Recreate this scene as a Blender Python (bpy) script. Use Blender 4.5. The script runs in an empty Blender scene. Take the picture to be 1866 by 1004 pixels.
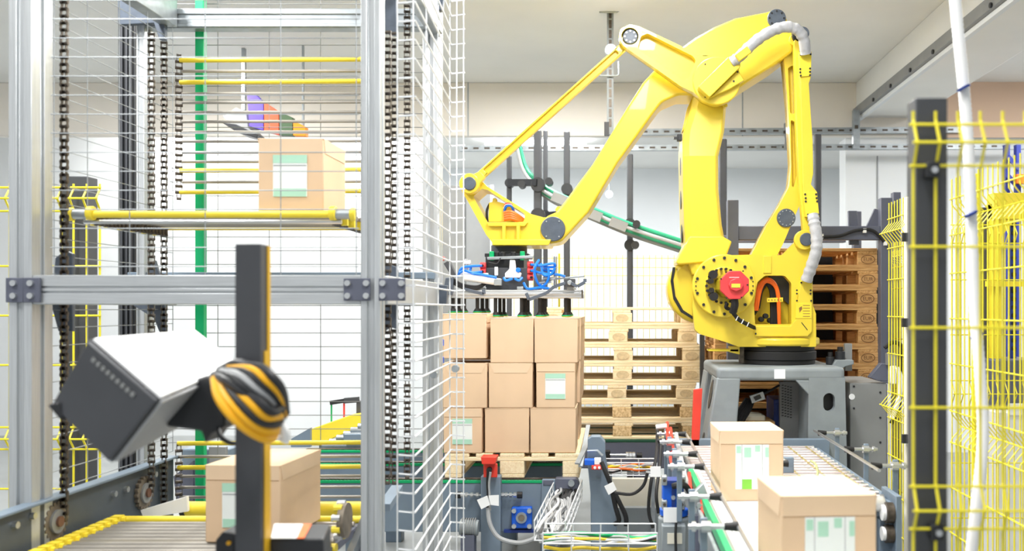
import bpy, math, random
from mathutils import Vector, Matrix
from mathutils.geometry import tessellate_polygon
random.seed(11)
SC = bpy.context.scene
COL = SC.collection
PI = math.pi

# ------------------------------------------------------------------ camera
F, PX, PY, CH = 1700.0, 1120.0, 560.0, 1.65      # focal length in pixels, vanishing point, eye height
cam = bpy.data.cameras.new('camera')
cam.lens = F / 1866 * 36; cam.sensor_width = 36; cam.sensor_fit = 'HORIZONTAL'
cam.shift_x = -(PX - 933) / 1866; cam.shift_y = (PY - 502) / 1866
cam.clip_start = .05; cam.clip_end = 100
cam.dof.use_dof = True; cam.dof.focus_distance = 5.9; cam.dof.aperture_fstop = 2.3
co = bpy.data.objects.new('camera', cam); COL.objects.link(co)
co.location = (0, 0, CH); co.rotation_euler = (PI/2, 0, 0)
SC.camera = co

# ------------------------------------------------------------------ world, lamps, exposure
w = bpy.data.worlds.new('hall_light'); SC.world = w; w.use_nodes = True
bg = w.node_tree.nodes['Background']; bg.inputs[0].default_value = (.95, .98, 1, 1); bg.inputs[1].default_value = .5
def area(x, y, z, sx, sy, power, col=(1, .985, .96)):
    l = bpy.data.lights.new('ceiling_and_fill_light', 'AREA'); l.shape = 'RECTANGLE'; l.size = sx; l.size_y = sy
    l.energy = power; l.color = col
    o = bpy.data.objects.new('ceiling_and_fill_light', l); COL.objects.link(o); o.location = (x, y, z)
for yy, pw in ((1.2, 52), (3.7, 96), (6.2, 78)):
    for xx in (-2.6, .2, 3.0): area(xx, yy, 4.1, .35, 1.5, pw)
for xx in (-4, -.5, 3): area(xx, 8.6, 4.1, .35, 1.5, 66)
for xx in (4.6, 6.4): area(xx, 7.6, 4.1, .35, 1.5, 80)  # unseen fill lamps, added to brighten the right rear wall and peach band
for xx in (-5.5, -3.2): area(xx, 11.4, 4.1, 1.2, .4, 42)  # unseen fill lamps, added to whiten the left wall behind the lift
for xx in (-5, -1.5, 2): area(xx, 14.0, 4.05, 1.5, 1.5, 100)
SC.view_settings.view_transform = 'Standard'; SC.view_settings.look = 'None'
SC.view_settings.exposure = .5; SC.view_settings.gamma = 1; SC.view_settings.use_curve_mapping = False

# ------------------------------------------------------------------ helpers
def at(px, py, Y): return Vector(((px-PX)*Y/F, Y, CH-(py-PY)*Y/F))
def xa(px, Y): return (px-PX)*Y/F
def za(py, Y): return CH-(py-PY)*Y/F
def lin(c): return tuple(((v/255+.055)/1.055)**2.4 if v > 10 else v/255/12.92 for v in c) + (1,)

MATS = {}
def mat(name, col, rough=.5, metal=0., var=.06, scale=6., bump=0., stretch=(1, 1, 1), col2=None, coat=0., alpha=None, emit=None):
    if name in MATS: return MATS[name]
    m = bpy.data.materials.new(name); m.use_nodes = True; n = m.node_tree.nodes; L = m.node_tree.links
    b = n['Principled BSDF']; b.inputs['Roughness'].default_value = rough; b.inputs['Metallic'].default_value = metal
    c = lin(col)
    tc = n.new('ShaderNodeTexCoord'); mp = n.new('ShaderNodeMapping'); mp.inputs['Scale'].default_value = stretch
    nz = n.new('ShaderNodeTexNoise'); nz.inputs['Scale'].default_value = scale; nz.inputs['Detail'].default_value = 5
    L.new(tc.outputs['Object'], mp.inputs[0]); L.new(mp.outputs[0], nz.inputs['Vector'])
    r = n.new('ShaderNodeValToRGB')
    c2 = lin(col2) if col2 else tuple(max(0, v*(1-2.2*var)) for v in c[:3]) + (1,)
    r.color_ramp.elements[0].color = c2; r.color_ramp.elements[0].position = .3
    r.color_ramp.elements[1].color = c if col2 else tuple(min(1, v*(1+var*.6)) for v in c[:3]) + (1,); r.color_ramp.elements[1].position = .62
    L.new(nz.outputs['Fac'], r.inputs[0]); L.new(r.outputs[0], b.inputs['Base Color'])
    if bump:
        bp = n.new('ShaderNodeBump'); bp.inputs['Strength'].default_value = bump; bp.inputs['Distance'].default_value = .004
        L.new(nz.outputs['Fac'], bp.inputs['Height']); L.new(bp.outputs[0], b.inputs['Normal'])
    if coat: b.inputs['Coat Weight'].default_value = coat
    if emit: b.inputs['Emission Color'].default_value = lin(col); b.inputs['Emission Strength'].default_value = emit
    MATS[name] = m; return m

M = dict(
 yel=mat('robot_yellow', (233, 207, 58), .38, var=.02, scale=3, coat=.25),
 yel2=mat('yellow_paint', (242, 218, 60), .42, var=.03),
 fence=mat('fence_yellow', (236, 222, 50), .45, var=.03),
 black=mat('black_plastic', (34, 36, 40), .45, var=.1),
 post=mat('charcoal_paint', (66, 68, 73), .5, var=.06),
 rubber=mat('black_rubber', (22, 22, 24), .6, var=.1),
 disc=mat('slate_cap', (80, 89, 102), .42, var=.08, scale=30),
 slate=mat('blue_grey_paint', (118, 134, 150), .45, var=.05),
 ped=mat('grey_cast_paint', (136, 144, 148), .5, var=.05, scale=9, bump=.05),
 cab=mat('cabinet_grey', (138, 140, 140), .5, var=.04),
 frame=mat('dark_slate_paint', (92, 96, 112), .5, var=.05),
 alu=mat('aluminium', (200, 204, 207), .36, .55, var=.05, stretch=(30, 30, 1)),
 aluh=mat('aluminium_bar', (200, 204, 207), .36, .55, var=.05, stretch=(1, 30, 30)),
 galv=mat('galvanised_steel', (166, 173, 178), .42, .6, var=.1, scale=14),
 steel=mat('bright_steel', (205, 208, 210), .28, .85, var=.05),
 dsteel=mat('dark_chain_steel', (92, 84, 76), .45, .6, var=.2, scale=40),
 wire=mat('wire_zinc', (160, 165, 169), .4, .45, var=.04),
 wirew=mat('wire_white', (222, 225, 228), .4, .1, var=.03),
 teal=mat('teal_tube', (52, 168, 126), .35, var=.04),
 green=mat('green_guide', (0, 168, 104), .4, var=.05),
 dgreen=mat('dark_green_edge', (20, 74, 52), .5, var=.05),
 red=mat('red_paint', (226, 62, 46), .45, var=.05),
 redm=mat('red_motor_cover', (224, 66, 70), .4, var=.04),
 blue=mat('blue_paint', (20, 96, 214), .4, var=.06),
 navy=mat('navy_panel', (30, 56, 130), .45, var=.06),
 hose=mat('blue_air_hose', (24, 120, 226), .35, var=.04),
 orange=mat('orange_cable', (246, 112, 30), .45, var=.04),
 white=mat('white_plastic', (240, 241, 242), .45, var=.02),
 paper=mat('white_paper', (244, 245, 246), .7, var=.015),
 sleeve=mat('grey_cloth_sleeve', (182, 183, 187), .75, var=.08, scale=30, bump=.5),
 gcable=mat('grey_cable', (168, 170, 172), .5, var=.06),
 ycable=mat('yellow_cable', (236, 206, 40), .5, var=.04),
 card=mat('cardboard', (224, 193, 159), .82, var=.03, scale=4, bump=.04),
 card2=mat('cardboard_flap', (229, 200, 167), .82, var=.03, scale=4, bump=.04),
 tape=mat('cardboard_cut_edge', (168, 124, 82), .85, var=.05),
 lgreen=mat('label_green', (132, 204, 70), .6, var=.03),
 lmint=mat('label_mint', (176, 220, 196), .6, var=.03),
 lwhite=mat('label_white', (236, 241, 238), .55, var=.01),
 wood=mat('pale_pine', (248, 230, 194), .8, var=.1, scale=7, bump=.25, stretch=(1, 14, 14), col2=(232, 206, 162)),
 wood2=mat('brown_pine', (226, 180, 120), .8, var=.1, scale=7, bump=.25, stretch=(1, 14, 14), col2=(186, 136, 82)),
 chip=mat('chipboard_block', (236, 208, 160), .85, var=.1, scale=60, bump=.4, col2=(184, 146, 96)),
 stamp=mat('stamp_ink', (140, 100, 62), .8, var=.1),
 roller=mat('roller_zinc', (226, 224, 220), .3, .5, var=.05),
 rod=mat('rod_steel', (160, 155, 147), .38, .5, var=.08),
 pinkr=mat('roller_gap_pink', (200, 182, 184), .5, var=.05),
 wall=mat('wall_white', (232, 236, 239), .85, var=.01, scale=2),
 beige=mat('beam_plaster', (240, 234, 225), .85, var=.015, scale=2),
 peach=mat('peach_plaster', (232, 202, 178), .85, var=.015, scale=2),
 ceil=mat('ceiling_plaster', (240, 240, 237), .9, var=.015, scale=1.5),
 floor=mat('grey_floor', (150, 154, 154), .35, var=.06, scale=2),
 door=mat('door_grey', (150, 154, 158), .5, var=.03),
 glass=mat('clear_tube', (220, 228, 226), .2, var=.03),
 rackb=mat('rack_blue', (44, 62, 160), .5, var=.04),
 racko=mat('rack_orange', (250, 130, 30), .5, var=.04),
 purple=mat('purple_panel', (96, 76, 190), .5, var=.06),
 redo=mat('red_orange_panel', (240, 96, 60), .5, var=.06),
 olive=mat('dark_green_panel', (74, 100, 70), .5, var=.06),
 oran=mat('orange_panel', (255, 152, 20), .5, var=.06),
 rust=mat('sprocket_bronze', (128, 118, 104), .5, .3, var=.15, scale=25),
 lamp=mat('lamp_glow', (255, 255, 255), .5, emit=14),
 cream=mat('cream_plastic', (226, 222, 206), .5, var=.03),
)

class MB:
    def __init__(s): s.v = []; s.f = []
    def add(s, vs, fs):
        o = len(s.v); s.v += [Vector(p) for p in vs]; s.f += [tuple(i+o for i in f) for f in fs]; return s
    def hexa(s, p): return s.add(p, [(0,3,2,1),(4,5,6,7),(0,1,5,4),(1,2,6,5),(2,3,7,6),(3,0,4,7)])
    def box(s, x0, x1, y0, y1, z0, z1):
        return s.hexa([(x0,y0,z0),(x1,y0,z0),(x1,y1,z0),(x0,y1,z0),(x0,y0,z1),(x1,y0,z1),(x1,y1,z1),(x0,y1,z1)])
    def pbox(s, a, b, c, d, Y, dep):      # pixel rectangle (left, top, right, bottom) seen at depth Y, going back by dep
        return s.box(xa(a,Y), xa(c,Y), Y, Y+dep, za(d,Y), za(b,Y))
    def bar(s, p0, p1, w, h, up=(0,0,1)):
        p0 = Vector(p0); p1 = Vector(p1); d = (p1-p0).normalized(); u = Vector(up)
        sd = d.cross(u)
        if sd.length < 1e-4: sd = d.cross(Vector((0,1,0)))
        sd.normalize(); u = sd.cross(d).normalized(); a = sd*w/2; b = u*h/2
        return s.hexa([p0-a-b, p0+a-b, p1+a-b, p1-a-b, p0-a+b, p0+a+b, p1+a+b, p1-a+b])
    def cyl(s, p0, p1, r, n=14, r1=None):
        p0 = Vector(p0); p1 = Vector(p1); r1 = r if r1 is None else r1
        d = (p1-p0).normalized(); u = d.orthogonal().normalized(); q = d.cross(u)
        vs = [];
        for p, rr in ((p0, r), (p1, r1)):
            for i in range(n):
                a = 2*PI*(i+.5)/n; vs.append(p + (u*math.cos(a)+q*math.sin(a))*rr)
        fs = [(i, (i+1)%n, n+(i+1)%n, n+i) for i in range(n)] + [tuple(range(n-1, -1, -1)), tuple(range(n, 2*n))]
        return s.add(vs, fs)
    def disc(s, px, py, Y, rpx, dep, n=28, Yref=None):   # cylinder along Y, its front at depth Y
        c = at(px, py, Y); return s.cyl(c, c+Vector((0, dep, 0)), rpx*(Yref or Y)/F, n)
    def tube(s, path, r, n=8, taper=None):
        path = [Vector(p) for p in path]; m = len(path); vs = []; fs = []; u = None
        for i, p in enumerate(path):
            d = (path[min(i+1, m-1)]-path[max(i-1, 0)]).normalized()
            u = d.orthogonal() if u is None else u-d*u.dot(d)
            if u.length < 1e-6: u = d.orthogonal()
            u.normalize(); q = d.cross(u); rr = r*(taper[i] if taper else 1)
            for k in range(n):
                a = 2*PI*k/n; vs.append(p+(u*math.cos(a)+q*math.sin(a))*rr)
        for i in range(m-1):
            for k in range(n):
                fs.append((i*n+k, i*n+(k+1)%n, (i+1)*n+(k+1)%n, (i+1)*n+k))
        fs += [tuple(range(n-1, -1, -1)), tuple(range((m-1)*n, m*n))]
        return s.add(vs, fs)
    def prism(s, pts, y0, y1):            # pts (x, z), extruded along Y
        n = len(pts); a = sum(pts[i][0]*pts[(i+1)%n][1]-pts[(i+1)%n][0]*pts[i][1] for i in range(n))
        if a < 0: pts = pts[::-1]
        vs = [(x, y0, z) for x, z in pts] + [(x, y1, z) for x, z in pts]
        return s.add(vs, [tuple(range(n)), tuple(range(2*n-1, n-1, -1))] + [(i, n+i, n+(i+1)%n, (i+1)%n) for i in range(n)])
    def ringprism(s, out, holes, y0, y1):
        loops = [out]+holes; tess = tessellate_polygon([[Vector((x, z, 0)) for x, z in l] for l in loops])
        flat = [p for l in loops for p in l]; n = len(flat)
        vs = [(x, y0, z) for x, z in flat]+[(x, y1, z) for x, z in flat]; fs = []
        for t in tess:
            a, b, c = (Vector((flat[i][0], flat[i][1])) for i in t)
            cr = (b.x-a.x)*(c.y-a.y)-(b.y-a.y)*(c.x-a.x)
            if abs(cr) < 1e-12: continue
            t = tuple(t) if cr > 0 else tuple(t)[::-1]
            fs.append(t); fs.append(tuple(i+n for i in t[::-1]))
        o = 0
        for k, l in enumerate(loops):
            m = len(l); ar = sum(l[i][0]*l[(i+1)%m][1]-l[(i+1)%m][0]*l[i][1] for i in range(m))
            fl = (ar > 0) == (k == 0)
            for i in range(m):
                q = (o+i, n+o+i, n+o+(i+1)%m, o+(i+1)%m); fs.append(q if fl else q[::-1])
            o += m
        return s.add(vs, fs)
    def mesh(s, name):
        me = bpy.data.meshes.new(name); me.from_pydata([tuple(p) for p in s.v], [], s.f); me.update(); return me
    def build(s, name, m, parent=None, bevel=0, seg=2, smooth=True, angle=38):
        lo = Vector([min(p[i] for p in s.v) for i in range(3)]); hi = Vector([max(p[i] for p in s.v) for i in range(3)])
        c = (lo+hi)/2
        if parent is None: c.z = lo.z
        s.v = [p-c for p in s.v]
        me = s.mesh(name); me.materials.append(m)
        if smooth:
            me.polygons.foreach_set('use_smooth', [True]*len(me.polygons)); me.set_sharp_from_angle(angle=math.radians(angle))
        return link(name, me, c, parent, bevel, seg)
WP = {}
def link(name, me, c, parent=None, bevel=0, seg=2, rot=None, scale=None):
    o = bpy.data.objects.new(name, me); COL.objects.link(o)
    c = Vector(c)
    if parent: o.parent = parent; o.location = c-WP[parent.name]
    else: o.location = c
    WP[o.name] = c
    if rot: o.rotation_euler = rot
    if scale: o.scale = scale
    if bevel:
        b = o.modifiers.new('bevel', 'BEVEL'); b.width = bevel; b.segments = seg; b.limit_method = 'ANGLE'; b.angle_limit = math.radians(40)
        b.harden_normals = False
    return o
def thing(name, label, cat, loc=(0, 0, 0), group=None):
    o = bpy.data.objects.new(name, None); COL.objects.link(o); o.location = loc; o.empty_display_size = .1
    WP[o.name] = Vector(loc); o['label'] = label; o['category'] = cat
    if group: o['group'] = group
    return o
def tag(o, label, cat, group=None):
    o['label'] = label; o['category'] = cat
    if group: o['group'] = group
    return o
def struct(o, label=None):
    o['kind'] = 'structure'
    if label: o['label'] = label
    return o
def stuff(o): o['kind'] = 'stuff'; return o
def copy_tree(o, parent=None):
    c = o.copy(); COL.objects.link(c); c.parent = parent
    for ch in list(o.children): copy_tree(ch, c)
    return c
def fil(pts, k=5):                         # fillet corners: (x, y) or (x, y, r)
    out = []; n = len(pts)
    for i, p in enumerate(pts):
        r = p[2] if len(p) > 2 else 0; P = Vector(p[:2])
        if r <= 0: out.append((P.x, P.y)); continue
        A = Vector(pts[i-1][:2])-P; B = Vector(pts[(i+1)%n][:2])-P; la, lb = A.length, B.length
        A.normalize(); B.normalize(); ang = A.angle(B)
        if ang > PI-.05: out.append((P.x, P.y)); continue
        t = min(r/math.tan(ang/2), la*.48, lb*.48)
        p0, p1 = P+A*t, P+B*t
        for j in range(k+1):
            u = j/k; q = p0*(1-u)**2+P*2*u*(1-u)+p1*u*u; out.append((q.x, q.y))
    return out
def pxo(pts, Y, k=5): return [(xa(x, Y), za(y, Y)) for x, y in fil(pts, k)]
def circ(px, py, r, n=28): return [(px+r*math.cos(2*PI*i/n), py+r*math.sin(2*PI*i/n)) for i in range(n)]
def curve(pts, n=6):                       # Catmull-Rom through points
    P = [Vector(p) for p in pts]; P = [P[0]*2-P[1]]+P+[P[-1]*2-P[-2]]; out = []
    for i in range(1, len(P)-2):
        a, b, c, d = P[i-1:i+3]
        for j in range(n):
            t = j/n; out.append(.5*((2*b)+(c-a)*t+(2*a-5*b+4*c-d)*t*t+(3*b-a-3*c+d)*t**3))
    out.append(P[-2]); return out
def pcurve(pts, n=6): return curve([at(*p) for p in pts], n)
def bolts(parent, pos, r, dep, m, name='bolt', n=8):   # little heads facing the camera, one shared mesh
    me = MB().cyl((0, 0, 0), (0, -dep, 0), r, n).mesh(name); me.materials.append(m)
    for p in pos: link(name, me, p, parent)
def text_mesh(txt, size, m):
    cu = bpy.data.curves.new('lettering', 'FONT'); cu.body = txt; cu.size = size; cu.align_x = 'CENTER'; cu.align_y = 'CENTER'; cu.extrude = .0008
    o = bpy.data.objects.new('lettering', cu); COL.objects.link(o); dg = bpy.context.evaluated_depsgraph_get()
    me = bpy.data.meshes.new_from_object(o.evaluated_get(dg)); bpy.data.objects.remove(o); me.materials.clear(); me.materials.append(m); return me

# ------------------------------------------------------------------ the hall
CZ, YB = 4.18, 10.5
struct(MB().box(-12, 12, -3, 20, -.1, 0).build('floor', M['floor'], smooth=False))
struct(MB().box(-12, 12, -3, 20, CZ, CZ+.15).build('ceiling', M['ceil'], smooth=False))
struct(MB().box(-12, 12, 17, 17.2, 0, CZ).build('wall_back', M['wall'], smooth=False))
zb = za(248, YB)
struct(MB().box(-12, 12, YB, YB+.1, zb, CZ).build('trim_1', M['beige'], bevel=.01), 'beige plastered beam crossing the hall under the ceiling')
# beam running along the hall on the right
bz = za(215, YB); bx = xa(1560, YB)
struct(MB().box(bx, bx+.68, -3, YB, bz, CZ).build('trim_2', M['ceil'], bevel=.01), 'pale plastered beam running along the hall on the right')
struct(MB().box(bx+.68, 12, YB+.12, YB+.3, 0, zb).build('wall_right', M['wall'], smooth=False))
struct(MB().box(bx+.69, 12, YB-.03, YB-.005, zb-.02, CZ).build('trim_3', M['peach'], smooth=False), 'peach painted wall band above the rack at far right')
wr = struct(MB().box(xa(1541, YB+.11), bx+.68, YB+.11, YB+.4, 0, zb-.001).build('wall_front', M['wall'], smooth=False), 'white panelled wall right of the pallet magazine')
for i, px in enumerate((1598, 1655, 1712)):
    MB().pbox(px, 284, px+2, 620, YB+.1, .012).build('panel_joint', M['door'], wr)
struct(MB().box(-12, xa(800, 12), 12, 12.2, 0, CZ).build('wall_left', M['wall'], smooth=False))
# panel joints on the cross beam
for px in (852, 1352):
    o = MB().box(xa(px, YB), xa(px+2, YB), YB-.004, YB, zb, CZ).build('joint', M['galv'], bpy.data.objects['trim_1'])
# ------------------------------------------------------------------ background
def strut(name, p0, p1, s, label, cat, hole=True):
    t = thing(name, label, cat, (Vector(p0)+Vector(p1))/2)
    p0 = Vector(p0); p1 = Vector(p1); d = (p1-p0)
    MB().bar(p0, p1, s, s).build('channel', M['galv'], t)
    n = int(d.length/.12); me = MB().box(-.03, .03, -.002, 0, -s*.16, s*.16).mesh('slot'); me.materials.append(M['dsteel'])
    if hole and abs(d.x) > abs(d.z) and abs(d.x) > abs(d.y):
        for i in range(min(n, 120)): link('slot', me, p0+d*(i+.5)/n+Vector((0, -s/2, 0)), t)
    return t
strut('cable_rail', (xa(1165, 10.44), 10.44, za(241, 10.44)), (xa(1760, 10.44), 10.44, za(237, 10.44)), .065, 'upper slotted galvanised rail across the far wall', 'rail')
strut('cable_rail', (xa(838, 10.3), 10.3, za(271, 10.3)), (xa(1880, 10.3), 10.3, za(267, 10.3)), .06, 'lower slotted galvanised rail running the full width of the far wall', 'rail')
t = thing('rail_hanger', 'short galvanised upright tying the wall rails to the ceiling trunking', 'bracket', at(1562, 240, 10.2))
MB().pbox(1555, 200, 1567, 270, 10.18, .06).build('upright', M['galv'], t); MB().pbox(1558, 228, 1564, 234, 10.17, .01).build('bolt', M['dsteel'], t)
t = thing('rail_hanger', 'dark clip plate on the wall rails left of the rear robot link', 'bracket', at(1433, 250, 10.2))
MB().pbox(1430, 224, 1437, 272, 10.18, .06).build('plate', M['cab'], t); MB().pbox(1428, 238, 1440, 243, 10.16, .02).build('clip', M['dsteel'], t)
# trunking along the beam's lower corner
tr = thing('ceiling_trunking', 'long grey steel trunking along the lower corner of the right beam', 'trunking', (bx-.02, 6, bz))
MB().box(bx-.05, bx+.03, 0, YB-.05, bz-.01, bz+.085).build('channel', M['cab'], tr)
MB().box(bx-.012, bx+.03, 0, YB-.05, bz-.05, bz-.012).build('lower_lip', M['wall'], tr)
me = MB().cyl((0, 0, 0), (-.015, 0, 0), .02, 8).mesh('fixing'); me.materials.append(M['black'])
for i in range(12): link('fixing', me, (bx-.05, 3+i*.6, bz+.005), tr)
# strut with lamps hanging from the ceiling
t = thing('hanging_strut', 'galvanised strut hanging from ceiling behind the long robot rod', 'strut', (xa(1112, 8), 8, CZ))
MB().box(xa(1106, 8), xa(1118, 8), 8, 8.05, za(245, 8), CZ).build('channel', M['ped'], t)
me = MB().box(-.012, .012, -.002, 0, -.035, .035).mesh('slot'); me.materials.append(M['dsteel'])
for i in range(14): link('slot', me, (xa(1112, 8), 8, za(-10+i*18, 8)), t)
for y in (22, 138): MB().tube(pcurve([(1092, y, 7.98), (1124, y, 7.98), (1127, y-8, 7.98), (1127, y-26, 7.98)], 3), .008).build('cable_hook', M['galv'], t)
MB().pbox(1101, 222, 1110, 246, 7.95, .05).build('end_clamp', M['black'], t)
def lamp(px, py, Y, r, label):
    t = thing('spot_lamp', label, 'lamp', at(px, py, Y))
    MB().disc(px, py, Y, r*1.15, .05).build('housing', M['galv'], t); MB().disc(px, py, Y-.012, r, .012).build('lens', M['lamp'], t)
    return t
lamp(1113, 90, 7.9, 9, 'bright round lamp on the hanging strut near the robot elbow')
t = lamp(1110, 354, 15.5, 6, 'small distant round lamp seen between robot forearm and green tubes')
MB().tube([at(1110, 349, 15.53), (xa(1110, 15.53), 15.53, CZ)], .012).build('cord', M['galv'], t)
for i, (a, b, wd) in enumerate(((884, 974, 'left'), (978, 1067, 'right'))):
    t = thing('tube_light', f'{wd} one of two glowing white ceiling tubes beyond the beam', 'lamp', at((a+b)/2, 262, 14), 'tube lights beyond the beam')
    MB().pbox(a, 254, b, 264, 14, .12).build('diffuser', M['lamp'], t); MB().pbox(a-1, 252, b+1, 254, 13.98, .16).build('housing', M['white'], t)
    MB().box(xa((a+b)/2, 14)-.02, xa((a+b)/2, 14)+.02, 14.02, 14.06, za(253, 14), CZ).build('suspension_rod', M['galv'], t)
# grey door leaf left of the wrist
t = thing('grey_cabinet', 'tall grey steel cabinet behind the gripper beside the lift cage', 'cabinet', (xa(850, 9), 9.2, 0))
MB().box(xa(806, 9), xa(846, 9), 9, 9.5, 0, za(338, 9)).build('body', M['cab'], t, bevel=.006)
MB().box(xa(849, 9.02), xa(892, 9.02), 9.02, 9.05, 0.05, za(338, 9)).build('door', M['door'], t, bevel=.006)
MB().box(xa(893, 9.02), xa(899, 9.02), 9.02, 9.06, 0, za(336, 9)).build('edge_strip', M['wall'], t)
# black posts of the tube conveyor with green tubes
def black_post(px, top, Y, wpx, label, clamps=()):
    t = thing('conveyor_post', label, 'post', (xa(px, Y), Y, 0))
    r = wpx*Y/F/2
    MB().box(xa(px, Y)-r, xa(px, Y)+r, Y-r, Y+r, .02, za(top, Y)).build('tube', M['post'], t, bevel=.01)
    MB().box(xa(px, Y)-r*2, xa(px, Y)+r*2, Y-r*2, Y+r*2, 0, .02).build('foot_plate', M['post'], t)
    for c in clamps: MB().disc(px, c, Y-r-.02, wpx*.95, .08, 16).build('clamp', M['black'], t)
    return t
black_post(928, 284, 8.7, 9, 'slim black post left of the pair beside the gripper', (333,))
black_post(980, 238, 8.5, 14, 'thick black post rising right above the gripper', (336, 392))
black_post(994, 238, 8.9, 8, 'thin black post just right of the thick one', (390,))
black_post(1033, 240, 8.7, 11, 'black post directly left of the robot forearm', (344,))
black_post(1148, 281, 8.6, 11, 'black post standing alone between forearm and upright arm', (408, 446))
black_post(1317, 254, 8.8, 14, 'black post peeking out right of the upright arm')
black_post(1490, 245, 8.8, 12, 'black post right of the rear robot linkage')
def tubes(name, pts, rs, ms, label, cat):
    t = thing(name, label, cat, at(*pts[len(pts)//2]))
    for (dx, dy), r, m in zip(((0, 0), (3, 14), (-4, 7), (6, 22)), rs, ms):
        MB().tube(pcurve([(x+dx, y+dy, Y+dx*.01) for x, y, Y in pts], 8), r).build('tube', m, t)
    return t
tt = tubes('tube_line', [(945, 258, 8.6), (956, 300, 8.6), (975, 326, 8.55), (1010, 350, 8.5), (1075, 378, 8.45), (1148, 408, 8.4), (1246, 440, 8.35)], (.02, .02, .016, .016), (M['teal'], M['teal'], M['gcable'], M['cab']), 'green and clear guide tubes sloping down behind the robot forearm', 'tube')
for a, b in ((1022, 362), (1082, 390), (1128, 408)):
    MB().bar(at(a-16, b-5, 8.36), at(a+14, b+7, 8.36), .03, .085, (0, 0, 1)).build('coupling', M['cab'], tt)
for a, b in ((950, 335), (1000, 330), (1160, 408), (1158, 446)):
    MB().disc(a, b, 8.3, 7, .12, 14).build('clamp', M['black'], tt)
tag(MB().bar(at(928, 333, 8.6), at(980, 333, 8.45), .06, .06).build('clamp_arm', M['black']), 'short black arm joining the slim and thick black posts', 'arm')
tag(MB().bar(at(994, 392, 8.8), at(1040, 388, 8.6), .05, .05).build('clamp_arm', M['black']), 'short black arm low between the thin post and forearm post', 'arm')
# panel of yellow mesh far behind
def mesh_panel(name, label, x0, x1, y, z0, z1, r, px=.05, hz=None, axis='x', bends=(), amp=.03, single=True, m='fence', group=None, parent=None, cat='fence', wn='wire'):
    """wire panel standing in the XZ plane (axis x) or the YZ plane (axis y); bends: heights of V folds"""
    t = parent or thing(name, label, cat, ((x0+x1)/2, y, z0) if axis == 'x' else (y, (x0+x1)/2, z0), group)
    def P(u, off, z): return (u, y+off, z) if axis == 'x' else (y+off, u, z)
    zs = [z0]
    prof = [(z0, 0)]
    for b in sorted(bends): prof += [(b-.055, 0), (b, -amp), (b+.055, 0)]
    prof.append((z1, 0)); prof = [p for p in prof if z0 <= p[0] <= z1]
    one = MB()
    n = max(1, int(round((x1-x0)/px)))
    if single:
        me = MB().tube([P(0, o-(0 if axis else 0), z) if False else ((0, o, z-z0) if axis == 'x' else (o, 0, z-z0)) for z, o in prof], r, 5).mesh(wn); me.materials.append(M[m])
    for i in range(n+1):
        u = x0+(x1-x0)*i/n
        if single: link(wn, me, P(u, 0, z0), t)
        else: one.tube([P(u, o, z) for z, o in prof], r, 4)
    hs = hz if isinstance(hz, list) else [z0+(z1-z0)*i/max(1, int(round((z1-z0)/hz))) for i in range(int(round((z1-z0)/hz))+1)]
    for z in hs:
        o = -r*1.6
        for b in bends:
            if abs(z-b) < .01: o = -amp-r
        if single: MB().tube([P(x0-.01, o, z), P(x1+.01, o, z)], r, 5).build(wn, M[m], t)
        else: one.tube([P(x0, o, z), P(x1, o, z)], r, 4)
    if not single: stuff(one.build('wire_grid', M[m], t))
    return t
ft = za(465, 9.05)
for a, b, lab in ((902, 1018, 'far yellow mesh fence panel behind the gripper'), (1020, 1146, 'far yellow mesh fence panel behind the left pallet stack'), (1150, 1262, 'far yellow mesh fence panel just left of the robot arm')):
    mesh_panel('mesh_fence', lab, xa(a, 9.05), xa(b, 9.05), 9.05, .1, ft, .0035, .06, [.1, .5, .9, 1.3, ft-.28, ft-.2, ft-.12, ft-.03], bends=(ft-.2,), single=False, group='far yellow fence panels')
for px in (903, 1019, 1148): tag(MB().box(xa(px, 9.1)-.01, xa(px, 9.1)+.01, 9.09, 9.11, 0, ft+.02).build('fence_post', M['fence'], bevel=.004), {903: 'thin yellow fence post behind the gripper left side', 1019: 'thin yellow fence post behind the gripper right side', 1148: 'thin yellow fence post in front of the lone black post'}[px], 'post', 'far fence posts')
# colourful hanging box seen through the lift
t = thing('hanging_display', 'white hanging display box with purple, red, green and orange panels', 'display', at(480, 210, 9))
def quad(pts, Y, dep, name, m): MB().prism([(xa(x, Y), za(y, Y)) for x, y in pts], Y, Y+dep).build(name, M[m], t, bevel=.004)
quad([(405, 212), (430, 196), (449, 205), (452, 232), (470, 250), (432, 240)], 9, .3, 'housing', 'cab')
quad([(402, 222), (430, 226), (470, 246), (468, 252), (432, 241)], 8.98, .3, 'underside', 'black')
quad([(450, 168), (466, 172), (480, 186), (480, 238), (454, 230)], 8.95, .08, 'purple_panel', 'purple')
quad([(481, 185), (508, 203), (508, 246), (481, 238)], 8.95, .08, 'red_panel', 'redo')
quad([(509, 203), (533, 214), (533, 247), (509, 246)], 8.95, .08, 'green_panel', 'olive')
quad([(534, 219), (557, 231), (557, 248), (534, 247)], 8.95, .08, 'orange_panel', 'oran')
MB().box(xa(440, 9.1), xa(446, 9.1), 9.1, 9.14, za(200, 9.1), CZ).build('suspension_rod', M['galv'], t)
MB().box(xa(550, 9.0), xa(553, 9.0), 9.0, 9.03, za(232, 9.0), CZ).build('suspension_rod', M['galv'], t)
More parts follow.
